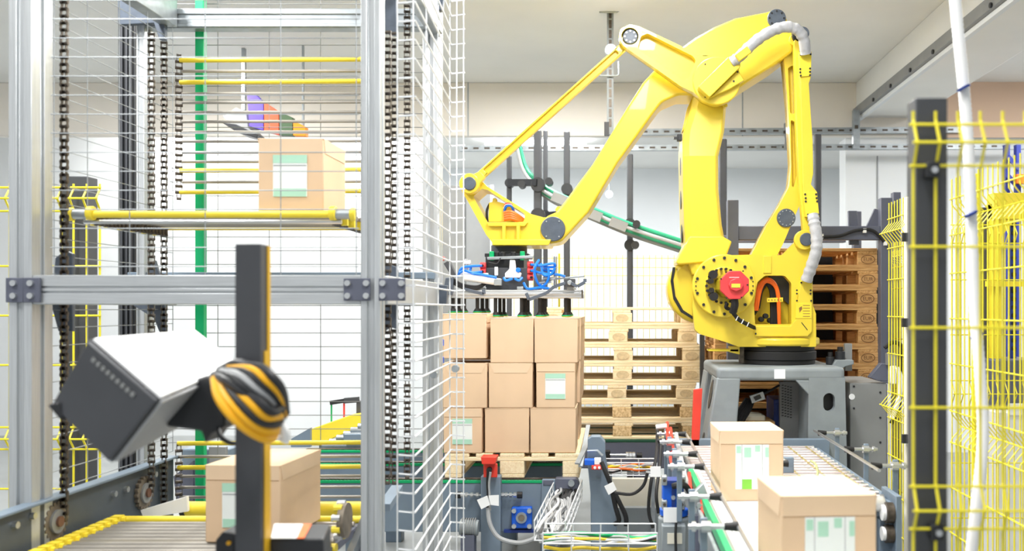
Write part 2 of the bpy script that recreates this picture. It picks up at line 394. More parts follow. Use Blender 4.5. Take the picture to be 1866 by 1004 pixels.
# left yellow fence with black post, outside the lift
lt = za(335, 5.0)
zz = lambda p: za(p, 5.0)
for a, b, lab in ((-30, 112, 'yellow mesh fence panel at the far left edge'), (134, 182, 'narrow yellow mesh fence strip crossing the black post at left')):
    mesh_panel('mesh_fence', lab, xa(a, 5), xa(b, 5), 5.0, .03, lt, .006, .065, [zz(890), zz(818), zz(798), zz(778), zz(665), zz(575), zz(485), zz(385), zz(363), zz(342)], bends=(zz(798), zz(363)), amp=.04, group='yellow fence panels at left')
t = thing('fence_post', 'thick black fence post behind the left lift chain', 'post', (xa(135, 5.1), 5.1, 0))
MB().box(xa(110, 5.06), xa(160, 5.06), 5.06, 5.16, .012, zz(318)).build('tube', M['post'], t, bevel=.006)
MB().box(xa(100, 5.06), xa(170, 5.06), 5.01, 5.21, 0, .012).build('foot_plate', M['post'], t)
t = thing('guide_column', 'tall black column with ribs behind the left rear of the lift', 'column', (xa(231, 4.8), 4.8, 0))
MB().box(xa(215, 4.8), xa(246, 4.8), 4.8, 4.88, 0, 3.35).build('column', M['black'], t, bevel=.004)
for px in (222, 231, 239): MB().box(xa(px, 4.79)-.005, xa(px, 4.79)+.005, 4.785, 4.8, 0, 3.3).build('rib', M['post'], t)
g = thing('green_guide_rail', 'bright green plastic guide rail standing upright in the lift', 'rail', (xa(363, 4.62), 4.62, .3))
MB().box(xa(355, 4.62), xa(371, 4.62), 4.62, 4.66, za(925, 4.62), 3.4).build('strip', M['green'], g, bevel=.004)
MB().box(xa(358, 4.66), xa(368, 4.66), 4.66, 4.70, 0, 3.3).build('backing_bar', M['dgreen'], g)
# ------------------------------------------------------------------ pallets and cartons
def blk(name, sx, sy, sz, m, bev=.004):
    mb = MB().box(-sx/2, sx/2, -sy/2, sy/2, -sz/2, sz/2); me = mb.mesh(name); me.materials.append(m); return me
PM = {}
for k, mw, mb_ in (('pale', 'wood', 'wood'), ('brown', 'wood2', 'wood2'), ('chip', 'wood', 'chip')):
    PM[k] = dict(wide=blk('board', 1.2, .145, .022, M[mw]), narrow=blk('board', 1.2, .1, .022, M[mw]), cross=blk('board', .8, .145, .022, M[mw]),
                 block=blk('block', .145, .1, .078, M[mb_]), mid=blk('block', .145, .145, .078, M[mb_]))
NOTCH = {}
ring_me = MB().ringprism([(a*.052, b*.034) for a, b in circ(0, 0, 1, 24)], [[(a*.046, b*.028) for a, b in circ(0, 0, 1, 24)]], -.0012, 0).mesh('stamp_oval'); ring_me.materials.append(M['stamp'])
eur_me = text_mesh('EUR', .038, M['stamp']); epal_me = text_mesh('EPAL', .032, M['stamp'])
fade_me = MB().prism([(a*.05, b*.03) for a, b in circ(0, 0, 1, 20)], -.0008, 0).mesh('stamp_oval'); fade_me.materials.append(mat('faded_stamp', (216, 194, 154), .85, var=.1, scale=40))
def pallet(label, cx, cy, z, kind, turn=False, group=None, stamp=None, jit=.0):
    """EUR pallet, long side along X unless turned"""
    t = thing('wooden_pallet', label, 'pallet', (cx, cy, z), group); P = PM[kind]; B = Vector((cx, cy, z))
    j = lambda: random.uniform(-jit, jit)
    for y, w in ((-.35, 'narrow'), (0, 'wide'), (.35, 'narrow')): link('board', P[w], B+Vector((j(), y, .011)), t, .003, 1)
    for x in (-.5275, 0, .5275):
        for y, w in ((-.35, 'block'), (0, 'mid'), (.35, 'block')):
            bo = link('block', P[w], B+Vector((x+j(), y+j()*.3, .061)), t, .004, 1)
            if y == -.35 and stamp:
                if stamp == 'fade': link('stamp', fade_me, B+Vector((x, -.4005-.001, .061)), bo)
                elif x > .1 or x < -.1:
                    s = link('stamp', ring_me, B+Vector((x, -.4015, .061)), bo)
                    link('lettering', eur_me if x > 0 else epal_me, B+Vector((x, -.4025, .061)), bo, rot=(PI/2, 0, 0))
        link('board', P['cross'], B+Vector((x+j(), 0, .111)), t, .003, 1, rot=(0, 0, PI/2))
    for y, w in ((-.3275, 'wide'), (-.165, 'narrow'), (0, 'wide'), (.165, 'narrow'), (.3275, 'wide')):
        link('board', P[w], B+Vector((j(), y, .133)), t, .003, 1, rot=(j()*.3, j()*.3, 0))
    if turn: t.rotation_euler.z = PI/2
    return t
ordn = ['bottom', 'second', 'third', 'fourth', 'fifth', 'sixth', 'seventh', 'eighth', 'ninth', 'top']
ZC = .64                                                     # pallet conveyor height
lx = xa(1275, 7.15)-.6; 
off = (.012, 0, -.03, .01, .012, -.02, .005)
for i in range(7):
    w = 'topmost' if i == 6 else ordn[i]
    pallet(f'pale wooden pallet, {w}{"" if i in (0, 6) else " from bottom"} of the left stack beside the cartons', lx+off[i], 7.55, ZC+i*.1445, 'chip' if i in (0, 1) else 'pale', group='left stack of pallets', stamp='fade' if i > 1 else None, jit=.006)
for i in range(10):
    w = 'topmost' if i == 9 else ordn[i]
    pallet(f'brown wooden pallet, {w}{"" if i in (0, 9) else " from bottom"} of the right stack in the magazine', xa(1600, 6.85)-.6+random.uniform(-.004, .004), 7.26, ZC+i*.1445, 'brown', group='right stack of pallets', stamp='eur', jit=.005)
FX, FY = xa(933, 5.54), 6.14
pallet('wooden pallet carrying the stacked cartons in front', FX, FY, ZC-.003, 'pale', turn=True)

def carton(label, w, d, h, loc, rz=0, style='plain', group=None, mats=('card', 'card2')):
    """open-top mailer carton, built around its base centre; front faces -Y"""
    t = thing('cardboard_box', label, 'box', (0, 0, 0), group)
    MB().box(-w/2, w/2, -d/2, d/2, 0, h-.003).build('body', M[mats[0]], t, bevel=.004)
    MB().box(-w/2-.0015, w/2+.0015, -d/2-.0015, d/2+.0015, h-.0035, h).build('lid', M[mats[1]], t, bevel=.0012, seg=1)
    fh = h*.19
    def panel(x0, x1, z0, z1, dep, name, m, par=t, tr=0):
        MB().prism([(x0+tr, z0), (x1-tr, z0), (x1, z1), (x0, z1)], -d/2-dep, -d/2-dep+.0022).build(name, M[m], par)
    if style in ('label', 'mint'):
        panel(-w/2+.004, w/2-.004, h-fh, h-.002, .0016, 'front_flap', mats[1])
        panel(-w/2+.004, w/2-.004, h-fh-.0022, h-fh, .0008, 'flap_edge', 'tape')
        if style == 'label':
            l = thing_part(t, MB().box(-w*.255, w*.27, -d/2-.003, -d/2-.0008, h*.17, h*.80), 'label', 'lwhite')
            for x0, x1, z0, z1, m, n in ((-.15, -.0, .17, .31, 'lgreen', 'green_block'), (.185, .255, .2, .3, 'lgreen', 'green_block'), (-.12, -.01, .62, .76, 'lmint', 'green_panel'), (.21, .265, .62, .76, 'lmint', 'green_panel'), (-.24, -.17, .68, .78, 'lmint', 'green_panel'), (.05, .13, .7, .79, 'lmint', 'green_panel')):
                panel(w*x0, w*x1, h*z0, h*z1, .0038, n, m, l)
            for x in (-.155, .165): panel(w*x-.001, w*x+.001, h*.17, h*.8, .0036, 'fold_line', 'gcable', l)
        else:
            l = thing_part(t, MB().box(-w*.27, w*.25, -d/2-.003, -d/2-.0008, h*.2, h*.77), 'label', 'lwhite')
            panel(-w*.27, w*.25, h*.66, h*.77, .0038, 'mint_band', 'lmint', l); panel(-w*.26, w*.24, h*.62, h*.635, .0038, 'grey_line', 'gcable', l)
            panel(-w*.26, w*.24, h*.2, h*.31, .0038, 'green_band', 'lmint', l)
    elif style == 'flap':
        panel(-w/2+.003, w/2-.003, h*.78, h-.002, .0016, 'front_flap', mats[1], tr=.03)
        panel(-w/2+.033, w/2-.033, h*.775, h*.78, .0008, 'flap_edge', 'tape')
    # side flaps
    for s in (-1, 1):
        MB().hexa([(s*(w/2), -d/2+.02, h*.8), (s*(w/2+.002), -d/2+.02, h*.8), (s*(w/2+.002), d/2-.02, h*.8), (s*(w/2), d/2-.02, h*.8), (s*(w/2), -d/2+.002, h-.003), (s*(w/2+.002), -d/2+.002, h-.003), (s*(w/2+.002), d/2-.002, h-.003), (s*(w/2), d/2-.002, h-.003)][::1] if s > 0 else
                  [(-w/2-.002, -d/2+.02, h*.8), (-w/2, -d/2+.02, h*.8), (-w/2, d/2-.02, h*.8), (-w/2-.002, d/2-.02, h*.8), (-w/2-.002, -d/2+.002, h-.003), (-w/2, -d/2+.002, h-.003), (-w/2, d/2-.002, h-.003), (-w/2-.002, d/2-.002, h-.003)]).build('side_flap', M[mats[1]], t)
    t.location = loc; t.rotation_euler.z = rz; WP[t.name] = Vector(loc)
    return t
def thing_part(t, mb, name, m): return mb.build(name, M[m], t)
Y0 = 5.54; zp = ZC+.143; bh = .268; bd = .292
rows = [  # (left px, right px, style, label)
 [(808, 878, 'mint', 'carton with pale green label, bottom row left on the pallet'), (883, 963.5, 'plain', 'plain carton in the middle of the bottom row on the pallet'), (966, 1049, 'plain', 'plain carton at the right of the bottom row on the pallet')],
 [(807, 887, 'flap', 'carton with tucked flap, middle row left on the pallet'), (890, 970, 'flap', 'carton with tucked flap at the centre of the pallet stack'), (977, 1048, 'mint', 'carton with pale green label, middle row right on the pallet')],
 [(807, 886, 'plain', 'plain carton lifted slightly by the gripper, top row left'), (893, 971.5, 'plain', 'plain carton in the middle of the top row under the gripper'), (973.5, 1052.5, 'plain', 'plain carton at the right of the top row under the gripper')]]
for r, row in enumerate(rows):
    for c, (a, b, st, lab) in enumerate(row):
        wd = (b-a)*Y0/F; cx = xa((a+b)/2, Y0); z = zp+r*bh+.001+(.026 if (r, c) == (2, 0) else 0)
        carton(lab, wd, bd, bh-.002, (cx, Y0+.012+bd/2+(.0 if c else -.01), z), 0, st, 'cartons on the pallet')
        for k in range(1, 4):
            if c == 2 or r == 2:
                lb = {0: 'bottom', 1: 'middle', 2: 'top'}[r]; bk = {1: 'second', 2: 'third', 3: 'last'}[k]
                carton((f'{bk} carton back along the right edge of the {lb} row, seen edge-on' if c == 2 else f'{bk} carton back in the {"left" if c == 0 else "middle"} column of the top row'), .255, bd-.004, bh-.002, (cx+(.004 if c == 2 else 0)+random.uniform(-.006, .006), Y0+.012+bd/2+k*(bd+.006), zp+r*bh+.001), 0, 'plain', 'cartons on the pallet')
# ------------------------------------------------------------------ palletising robot
YR = 6.14
rb = thing('palletizing_robot', 'large yellow palletizing robot arm on grey pedestal', 'robot', (xa(1417, YR), YR, za(665, YR)))
def rp(name, pts, Y, dep, m='yel', bevel=.012, holes=(), par=None, k=5, seg=3, back=None):
    mb = MB()
    if holes:
        mb.ringprism(pxo(pts, Y, k), [pxo(h, Y, k) for h in holes], Y, Y+dep)
        if back: mb.prism(pxo(pts, Y, k), Y+back, Y+dep-.001)
    else: mb.prism(pxo(pts, Y, k), Y, Y+dep)
    return mb.build(name, M[m], par or rb, bevel=bevel, seg=seg, angle=30)
def rdisc(name, px, py, Y, r, dep, m='disc', par=None, bevel=.004, n=32):
    return MB().disc(px, py, Y, r, dep, n).build(name, M[m], par or rb, bevel=bevel)
# base ring and turret
c0 = at(1417, 633, 6.14); bxr, bzr = xa(1417, YR), za(665, 5.95)
mb = MB(); 
for r_, z0, z1 in ((.242, 0, .03), (.25, .03, .085), (.238, .085, .125)):
    mb.cyl((bxr, YR, bzr+z0), (bxr, YR, bzr+z1), r_, 48)
mb.build('base_ring', M['rubber'], rb, bevel=.004)
zt = bzr+.122
MB().cyl((bxr, YR, zt), (bxr, YR, zt+.05), .27, 48).build('turntable', M['yel'], rb, bevel=.012)
turret = [(1362, 464, 6), (1388, 464), (1426, 465, 8), (1450, 440, 8), (1458, 422, 8), (1472, 416, 10), (1487, 424, 8), (1488, 445, 8), (1479, 492, 6), (1481, 555, 6), (1487, 572, 4), (1487, 632, 3), (1346, 632, 6), (1328, 625, 20), (1276, 609, 8), (1266, 600, 6), (1262, 560, 20), (1266, 500, 30), (1300, 466, 20)]
win = [(1374, 556, 4), (1380, 514, 10), (1394, 502, 8), (1430, 502, 10), (1442, 516, 8), (1442, 591, 2), (1376, 591, 2)]
tur = rp('turret_side_plate', turret, 5.93, .07, holes=[win], bevel=.008)
rp('turret_side_plate', [(p[0], p[1], p[2] if len(p) > 2 else 0) for p in turret], 6.30, .06, bevel=.008)
mb = MB().prism(pxo([(1270, 601, 4), (1487, 596), (1487, 632), (1346, 632, 6), (1328, 625, 20), (1276, 609, 8)], 6.0), 5.99, 6.31)
mb.build('turret_floor', M['yel'], rb, bevel=.006)
MB().prism(pxo([(1444, 500, 4), (1480, 500), (1482, 600), (1444, 600)], 6.0), 5.99, 6.31).build('turret_back_wall', M['yel'], rb, bevel=.006)
MB().prism(pxo([(1366, 466), (1426, 466), (1426, 492), (1366, 492)], 6.0), 5.99, 6.31).build('turret_bridge', M['yel'], rb, bevel=.006)
rp('reinforcement_rib', [(1391, 466), (1406, 466), (1406, 498), (1391, 498)], 5.922, .02, bevel=.004)
rp('front_bracket', [(1459, 511), (1480, 511), (1480, 604, 2), (1472, 613), (1376, 613, 2), (1373, 594), (1441, 594, 3), (1450, 582, 3)], 5.905, .035, bevel=.004)
bolts(rb, [at(x, y, 5.904) for x, y in ((1460, 515), (1478, 515), (1452, 529), (1477, 529), (1452, 535), (1477, 535), (1452, 548), (1478, 548), (1377, 608), (1376, 599))], .006, .006, M['black'])
rp('instruction_plate', [(1450, 552), (1479, 552), (1479, 580), (1450, 580)], 5.9015, .004, 'yel2', bevel=.001)
for k_ in range(5): rp('print_line', [(1463, 556+k_*5), (1476, 556+k_*5), (1476, 557+k_*5), (1463, 557+k_*5)], 5.9005, .002, 'stamp', bevel=0)
rp('print_mark', [(1456, 561), (1461, 558), (1462, 563), (1457, 570)], 5.9005, .002, 'stamp', bevel=0)
rp('slot', [(1460, 588), (1461, 587), (1472, 601), (1471, 602)], 5.904, .003, 'black', bevel=0)
rp('side_flag', [(1291, 637), (1346, 636), (1346, 641), (1291, 640)], 6.0, .12, 'yel2', bevel=.002)
rp('flag_block', [(1330, 631), (1348, 631), (1348, 646), (1330, 642)], 6.0, .1, 'yel', bevel=.003)
rp('rubber_buffer', [(1266, 598), (1272, 588), (1279, 592), (1274, 603)], 5.98, .06, 'rubber', bevel=.003)
rp('grey_strut', [(1347, 626), (1356, 626), (1356, 662), (1347, 662)], 6.02, .03, 'dsteel', bevel=.002)
# drum of the main joint at the left, with its black seam
rdisc('joint_drum', 1279, 527, 6.06, 63, .24, 'yel', bevel=.03, n=48)
rp('drum_seam', [(1226, 487+3*0), (1231, 487), (1227, 510), (1231, 540), (1245, 565), (1268, 580), (1266, 584), (1241, 569), (1227, 545), (1222, 512)], 6.052, .02, 'rubber', bevel=0)
# main joint flange, bolt circles, motor
rdisc('joint_flange', 1320, 521, 5.875, 58, .06, 'yel', bevel=.008, n=56)
rdisc('flange_ring', 1320, 521, 5.862, 35, .02, 'yel', bevel=.006, n=48)
bolts(rb, [at(1320+51*math.cos(a), 521+51*math.sin(a), 5.874) for a in [math.radians(q) for q in (-112, -90, -66, -43, -17, 15, 42, 66, 90, 112, 138, 165, 195, 222)]], .0095, .008, M['black'], 'flange_bolt', 10)
bolts(rb, [at(1320+sx*52, 521+q, 5.874) for sx in (-1, 1) for q in (-8, 0, 8)], .0045, .006, M['black'], 'locating_pin')
bolts(rb, [at(1318+31*math.cos(2*PI*i/22), 521+31*math.sin(2*PI*i/22), 5.861) for i in range(22)], .0085, .03, M['rubber'], 'ring_bolt')
mb = MB().cyl(at(1322, 521, 5.86), at(1338, 519, 5.72), .078, 8); mb.build('motor_body', mat('olive_gear_housing', (170, 150, 30), .4, var=.1), rb, bevel=.006)
mo = MB().prism([(xa(1338.5, 5.7)+.093*math.cos(PI/8+i*PI/4), za(519.5, 5.7)+.093*math.sin(PI/8+i*PI/4)) for i in range(8)], 5.68, 5.735).build('motor_cover', M['redm'], rb, bevel=.004)
MB().prism([(xa(1341, 5.67)+.046*math.cos(i*PI/4), za(519, 5.67)+.04*math.sin(i*PI/4)) for i in range(8)], 5.655, 5.682).build('cover_cap', M['redm'], mo, bevel=.004)
MB().pbox(1333, 517, 1349, 524, 5.652, .004).build('name_plate', mat('plate_lime', (210, 222, 70), .5), mo)
MB().pbox(1329, 505, 1347, 506, 5.678, .004).build('scratch_line', M['white'], mo)
bolts(mo, [at(x, y, 5.679) for x, y in ((1314, 508), (1323, 496), (1354, 494), (1362, 519), (1351, 542), (1324, 543))], .005, .004, M['rubber'])
for x, y, r_ in ((1300, 500, 8), (1301, 540, 8), (1296, 512, 5), (1297, 529, 5)): MB().disc(x, y, 5.80, r_, .06, 12).build('cable_gland', M['rubber'], rb)
MB().tube(pcurve([(1338, 545, 5.72), (1339, 556, 5.72), (1335, 570, 5.74)], 4), .024).build('motor_plug', M['rubber'], rb)
MB().tube(pcurve([(1325, 552, 5.76), (1323, 560, 5.76), (1328, 563, 5.78)], 4), .012).build('motor_plug', M['rubber'], rb)
MB().tube(pcurve([(1336, 570, 5.74), (1346, 582, 5.76), (1360, 590, 5.8), (1374, 597, 5.88)], 5), .013).build('motor_cable', M['rubber'], rb)
for x, y in ((1343, 581), (1353, 587), (1363, 592)): MB().tube([at(x-2, y+3, 5.74), at(x+2, y-5, 5.74)], .003).build('cable_tie', M['white'], rb)
# cables inside the window
for i in range(5):
    MB().tube(pcurve([(1374+2*i, 574-3*i, 6.02), (1380+2*i, 530, 6.02), (1392+1.6*i, 515+i*.5, 6.03), (1404+2.4*i, 528-i, 6.03), (1406+2.4*i, 560, 6.03), (1406+2.4*i, 592, 6.03)], 5), .011).build('power_cable', M['rubber'], rb)
for d_ in (0, 4): MB().tube(pcurve([(1375+d_, 566, 6.0), (1382+d_, 524+d_, 6.0), (1396, 509+d_, 6.0), (1411, 516+d_, 6.0), (1419-d_*.4, 540, 6.0), (1420, 592, 6.0)], 5), .011).build('orange_cable', M['orange'], rb)
rp('cable_clamp', [(1398, 543), (1427, 542), (1427, 550), (1398, 551)], 5.99, .02, 'yel2', bevel=.002)
bolts(rb, [at(1401+i*5.5, 546.5, 5.989) for i in range(5)], .004, .004, M['stamp'])
rp('inner_gusset', [(1400, 520), (1441, 560), (1441, 592), (1374, 592), (1384, 540)], 6.16, .03, 'yel2', bevel=.003)
rp('dark_inner_cover', [(1400, 503), (1443, 503), (1443, 560), (1412, 530)], 6.12, .03, 'disc', bevel=.003)
for x, y in ((1388, 582), (1396, 576), (1404, 584), (1412, 580)): rdisc('connector', x, y, 6.05, 5, .05, 'rubber', n=10)
rp('rear_pivot_lobe', [(1462, 423, 8), (1484, 423, 8), (1484, 449, 8), (1462, 449, 8)], 5.915, .05, bevel=.006)
# upright main arm
arm = [(1264, 172), (1325, 172), (1323, 200), (1320, 240, 15), (1309, 284, 25), (1310, 344, 20), (1316, 408, 10), (1322, 432, 6), (1333, 440), (1324, 464), (1318, 500, 10), (1262, 500, 10), (1249, 462, 10), (1247, 412), (1245, 344), (1244, 262, 15)]
secs = [(172, 1264, 1325, 6.0), (200, 1258, 1323.5, 5.995), (238, 1246, 1320.5, 5.985), (262, 1244, 1315, 5.965), (284, 1244.5, 1309.5, 5.945), (344, 1245, 1310, 5.955), (408, 1247, 1316, 5.96), (440, 1249, 1322, 5.965), (470, 1252, 1322, 5.97), (500, 1262, 1318, 5.97)]
mb = MB(); vs = []; fs = []; cf = .032
for y_, l_, r_, Yf in secs:
    L_, R_, z_, B_ = xa(l_, Yf), xa(r_, Yf), za(y_, Yf), 6.39
    vs += [(L_+cf*1.3, Yf, z_), (R_-cf*.6, Yf, z_), (R_, Yf+cf, z_), (R_, B_-cf, z_), (R_-cf, B_, z_), (L_+cf, B_, z_), (L_, B_-cf, z_), (L_, Yf+cf*.7, z_)]
for i in range(len(secs)-1):
    for j in range(8): fs.append((i*8+j, (i+1)*8+j, (i+1)*8+(j+1) % 8, i*8+(j+1) % 8))
fs += [tuple(range(8)), tuple(range(len(vs)-1, len(vs)-9, -1))]
mb.add(vs, fs).build('main_arm', M['yel'], rb, bevel=.006, angle=14)
rp('arm_shoulder', [(1247, 448, 6), (1256, 430, 6), (1316, 430, 8), (1334, 440), (1324, 466), (1290, 478), (1236, 482, 6), (1232, 478)], 5.955, .32, bevel=.01)
for i, (x, y) in enumerate(((1245.5, 300), (1246, 362), (1247.5, 424))):  # solid black ovals imitate the shade inside the arm's side holes
    p = at(x, y, 6.10); MB().prism([(0, 0)]*0 or [(a, b) for a, b in ((0, 0), (1, 0), (1, 1))], 0, 1) if False else None
    vs = [(xa(x-.6, 5.95)-.002, 6.18+.055*math.cos(2*PI*j/16), p.z+.062*math.sin(2*PI*j/16)) for j in range(16)]
    MB().add([Vector(v) for v in vs]+[Vector(v)+Vector((.03, 0, 0)) for v in vs], [tuple(range(15, -1, -1)), tuple(range(16, 32))]+[(j, (j+1) % 16, 16+(j+1) % 16, 16+j) for j in range(16)]).build('hole_shade_oval', M['black'], rb)
MB().pbox(1234, 244, 1243, 256, 6.0, .05).build('limit_switch', M['black'], rb, bevel=.004); MB().pbox(1228, 249, 1236, 253, 6.0, .03).build('switch_lever', M['black'], rb)
rp('arm_inner_rib', [(1252, 198), (1260, 180), (1266, 180), (1250, 232), (1243, 240)], 6.1, .12, bevel=.006)
rp('arm_bracket', [(1318, 186), (1325, 184), (1326, 194), (1318, 196)], 5.96, .05, bevel=.002)
# forearm: from the rear cap over the elbow down to the wrist
fore = [(1416, 17, 14), (1432, 30, 12), (1447, 62, 20), (1448, 92, 10), (1410, 121, 20), (1364, 150), (1330, 174, 20), (1300, 192, 10), (1262, 173, 10), (1236, 173, 26), (1206, 186, 26), (1190, 207, 20), (1126, 296), (1072, 387, 20), (1038, 424, 24), (1020, 444, 20), (992, 438, 20), (983, 416, 20), (996, 394, 14), (1014, 386, 8), (1030, 366, 10), (1080, 299), (1149, 186, 10), (1172, 150, 16), (1196, 124, 14), (1243, 86, 30), (1268, 68, 30), (1300, 50, 30), (1340, 33, 30), (1396, 22, 20)]
rp('forearm', fore, 5.99, .29, bevel=.014, k=6)
rp('forearm_front_lobe', [(1290, 104, 20), (1340, 104, 16), (1404, 62, 20), (1436, 60, 14), (1447, 74, 10), (1444, 94, 8), (1408, 120, 20), (1364, 148), (1330, 172, 20), (1300, 188, 20), (1270, 160, 30)], 5.95, .06, bevel=.014)
rp('forearm_bump', [(1010, 384, 3), (1015, 376, 3), (1024, 376, 3), (1028, 384)], 6.05, .06, bevel=.003)
rdisc('rear_cap', 1415.5, 33, 5.975, 17, .04, 'disc')
bolts(rb, [at(1415.5+13*math.cos(a), 33+13*math.sin(a), 5.974) for a in [2*PI*i/8 for i in range(8)]], .006, .004, M['rubber'])
rdisc('rear_pivot_ring', 1458, 63, 5.90, 14, .06, 'rubber'); rdisc('rear_pivot_pin', 1463, 60, 5.885, 12, .04, 'disc')
rdisc('rear_pivot_collar', 1450, 72, 5.93, 12, .05, 'yel')
# triangular link with pocket, its pivot and cable housing
link_out = [(1148, 44, 0), (1165, 48, 6), (1240, 83), (1264, 99, 20), (1300, 102, 14), (1340, 108, 20), (1352, 144, 30), (1334, 182, 24), (1306, 193, 20), (1280, 184, 20), (1264, 168, 8), (1240, 157), (1186, 119), (1136, 84, 10), (1127, 70, 12), (1130, 52, 10)]
pocket = [(1168, 66, 8), (1180, 61, 8), (1262, 102, 8), (1268, 110, 6), (1254, 142, 5), (1246, 147, 4), (1168, 93, 4), (1163, 86, 5)]
rp('triangle_link', link_out, 5.86, .075, bevel=.007, holes=[pocket, circ(1148, 66, 15.5, 24)], back=.055)
rdisc('link_pin', 1148.5, 66.5, 5.868, 13.5, .04, 'disc')
bolts(rb, [at(1148.5+10*math.cos(a), 66.5+10*math.sin(a), 5.867) for a in [2*PI*i/8 for i in range(8)]], .005, .004, M['steel'])
rp('elbow_cap', circ(1306, 147, 44, 36), 5.845, .03, bevel=.008)
bolts(rb, [at(x, y, 5.844) for x, y in ((1285, 117), (1285, 177), (1338, 147))], .005, .004, M['black'])
hous = [(1272, 158, 2), (1328, 103, 4), (1350, 108, 2), (1349, 122, 2), (1293, 177, 2)]
rp('cable_housing', hous, 5.77, .09, bevel=.004)
rp('housing_bracket', [(1294, 178), (1345, 128), (1356, 146), (1330, 162)], 5.81, .04, bevel=.004)
bolts(rb, [at(x, y, 5.769) for x, y in ((1334, 106),)]+[at(x, y, 5.809) for x, y in ((1344, 131), (1337, 148))], .006, .004, M['black'])
sl = pcurve([(1334, 113, 5.78), (1347, 104, 5.76), (1362, 89, 5.75), (1384, 70, 5.75), (1408, 56, 5.75), (1432, 49, 5.75), (1452, 54, 5.76), (1464, 70, 5.78), (1468, 98, 5.82)], 7)
MB().tube(sl, .034, 12, [1+.045*math.sin(i*1.9)+(.05*math.sin(i*5.1)) for i in range(len(sl))]).build('cable_sleeve', M['sleeve'], rb)
MB().bar(at(1350, 93, 5.72), at(1358, 104, 5.72), .09, .035, (0, 1, 0)).build('sleeve_clamp', M['yel2'], rb, bevel=.003)
# long parallel rod to the wrist
def slotbar(name, a, b, wpx, Y, dep, rec=.3, par=None):
    d = (Vector(b)-Vector(a)).normalized(); n = Vector((-d.y, d.x)); A = Vector(a); B = Vector(b)
    o = [A+n*wpx/2, B+n*wpx/2, B-n*wpx/2, A-n*wpx/2]; i_ = wpx*rec; A2 = A+d*wpx; B2 = B-d*wpx
    h = [(*(A2+n*i_), 3), (*(B2+n*i_), 3), (*(B2-n*i_), 3), (*(A2-n*i_), 3)]
    return rp(name, [tuple(p) for p in o], Y, dep, bevel=.003, holes=[h], back=dep*.5)
slotbar('parallel_rod', (872, 322), (1136, 84), 15, 5.93, .05)
rdisc('rod_eye', 855, 334, 5.92, 18.5, .07, 'yel', bevel=.006); rdisc('rod_pin', 855, 334, 5.905, 12, .03, 'disc')
rp('rod_end', [(858, 319), (874, 312, 4), (884, 322, 4), (868, 342)], 5.925, .06, bevel=.004)
# rear bent link with recess
rear = [(1428, 104), (1450, 78, 8), (1454, 200), (1460, 350, 14), (1458, 372, 14), (1428, 442, 10), (1414, 470), (1366, 470), (1396, 412, 10), (1419, 376, 16), (1438, 340, 20), (1442, 300, 20), (1436, 190)]
rec = [(1436, 124, 3), (1446, 118, 3), (1448, 208, 3), (1440, 206, 3)]
rec2 = [(1441, 218, 3), (1448, 222, 3), (1452, 320, 6), (1446, 342, 6), (1443, 338, 4)]
rp('rear_link', rear, 6.0, .12, bevel=.006, holes=[rec, rec2], back=.05)
rdisc('rear_link_cap', 1433, 397, 5.985, 17, .03, 'disc')
bolts(rb, [at(1433+13.5*math.cos(a), 397+13.5*math.sin(a), 5.984) for a in [2*PI*i/12 for i in range(12)]], .004, .004, M['steel'])
# outer cable column
rp('outer_link', [(1447, 74, 6), (1456, 66, 6), (1459, 160), (1465, 330), (1478, 425, 6), (1476, 446, 8), (1466, 446, 8), (1464, 425), (1456, 330)], 5.90, .06, bevel=.006)
rp('cable_channel', [(1456, 95), (1479, 95), (1478, 140), (1474, 152), (1481, 256), (1482, 316, 6), (1478, 336), (1489, 350), (1493, 395), (1468, 395), (1464, 350), (1463, 320), (1459, 160)], 5.86, .04, bevel=.003)
rp('upper_cover_plate', [(1456, 95), (1479, 94), (1478, 138), (1458, 140)], 5.85, .012, 'yel2', bevel=.002)
rp('lower_cover_plate', [(1465, 350), (1489, 350), (1493, 395), (1469, 395)], 5.85, .012, 'yel2', bevel=.002)
bolts(rb, [at(x, y, 5.849) for x, y in ((1459, 100), (1477, 99), (1458, 126), (1476, 125), (1458, 132), (1476, 131), (1459, 138), (1476, 137), (1467, 354), (1487, 354), (1468, 361), (1488, 361), (1468, 367), (1489, 367), (1472, 391), (1491, 391))], .0065, .005, M['black'])
sl = pcurve([(1481, 392, 5.85), (1484, 408, 5.83), (1488, 432, 5.82), (1487, 458, 5.82), (1479, 484, 5.84), (1469, 512, 5.87)], 7)
MB().tube(sl, .036, 12, [1+.05*math.sin(i*2.1)+.05*math.sin(i*4.7) for i in range(len(sl))]).build('cable_sleeve', M['sleeve'], rb)
rdisc('lower_pivot_ring', 1466, 437, 5.895, 18, .04, 'yel'); rdisc('lower_pivot_pin', 1470, 436, 5.88, 12, .04, 'disc')
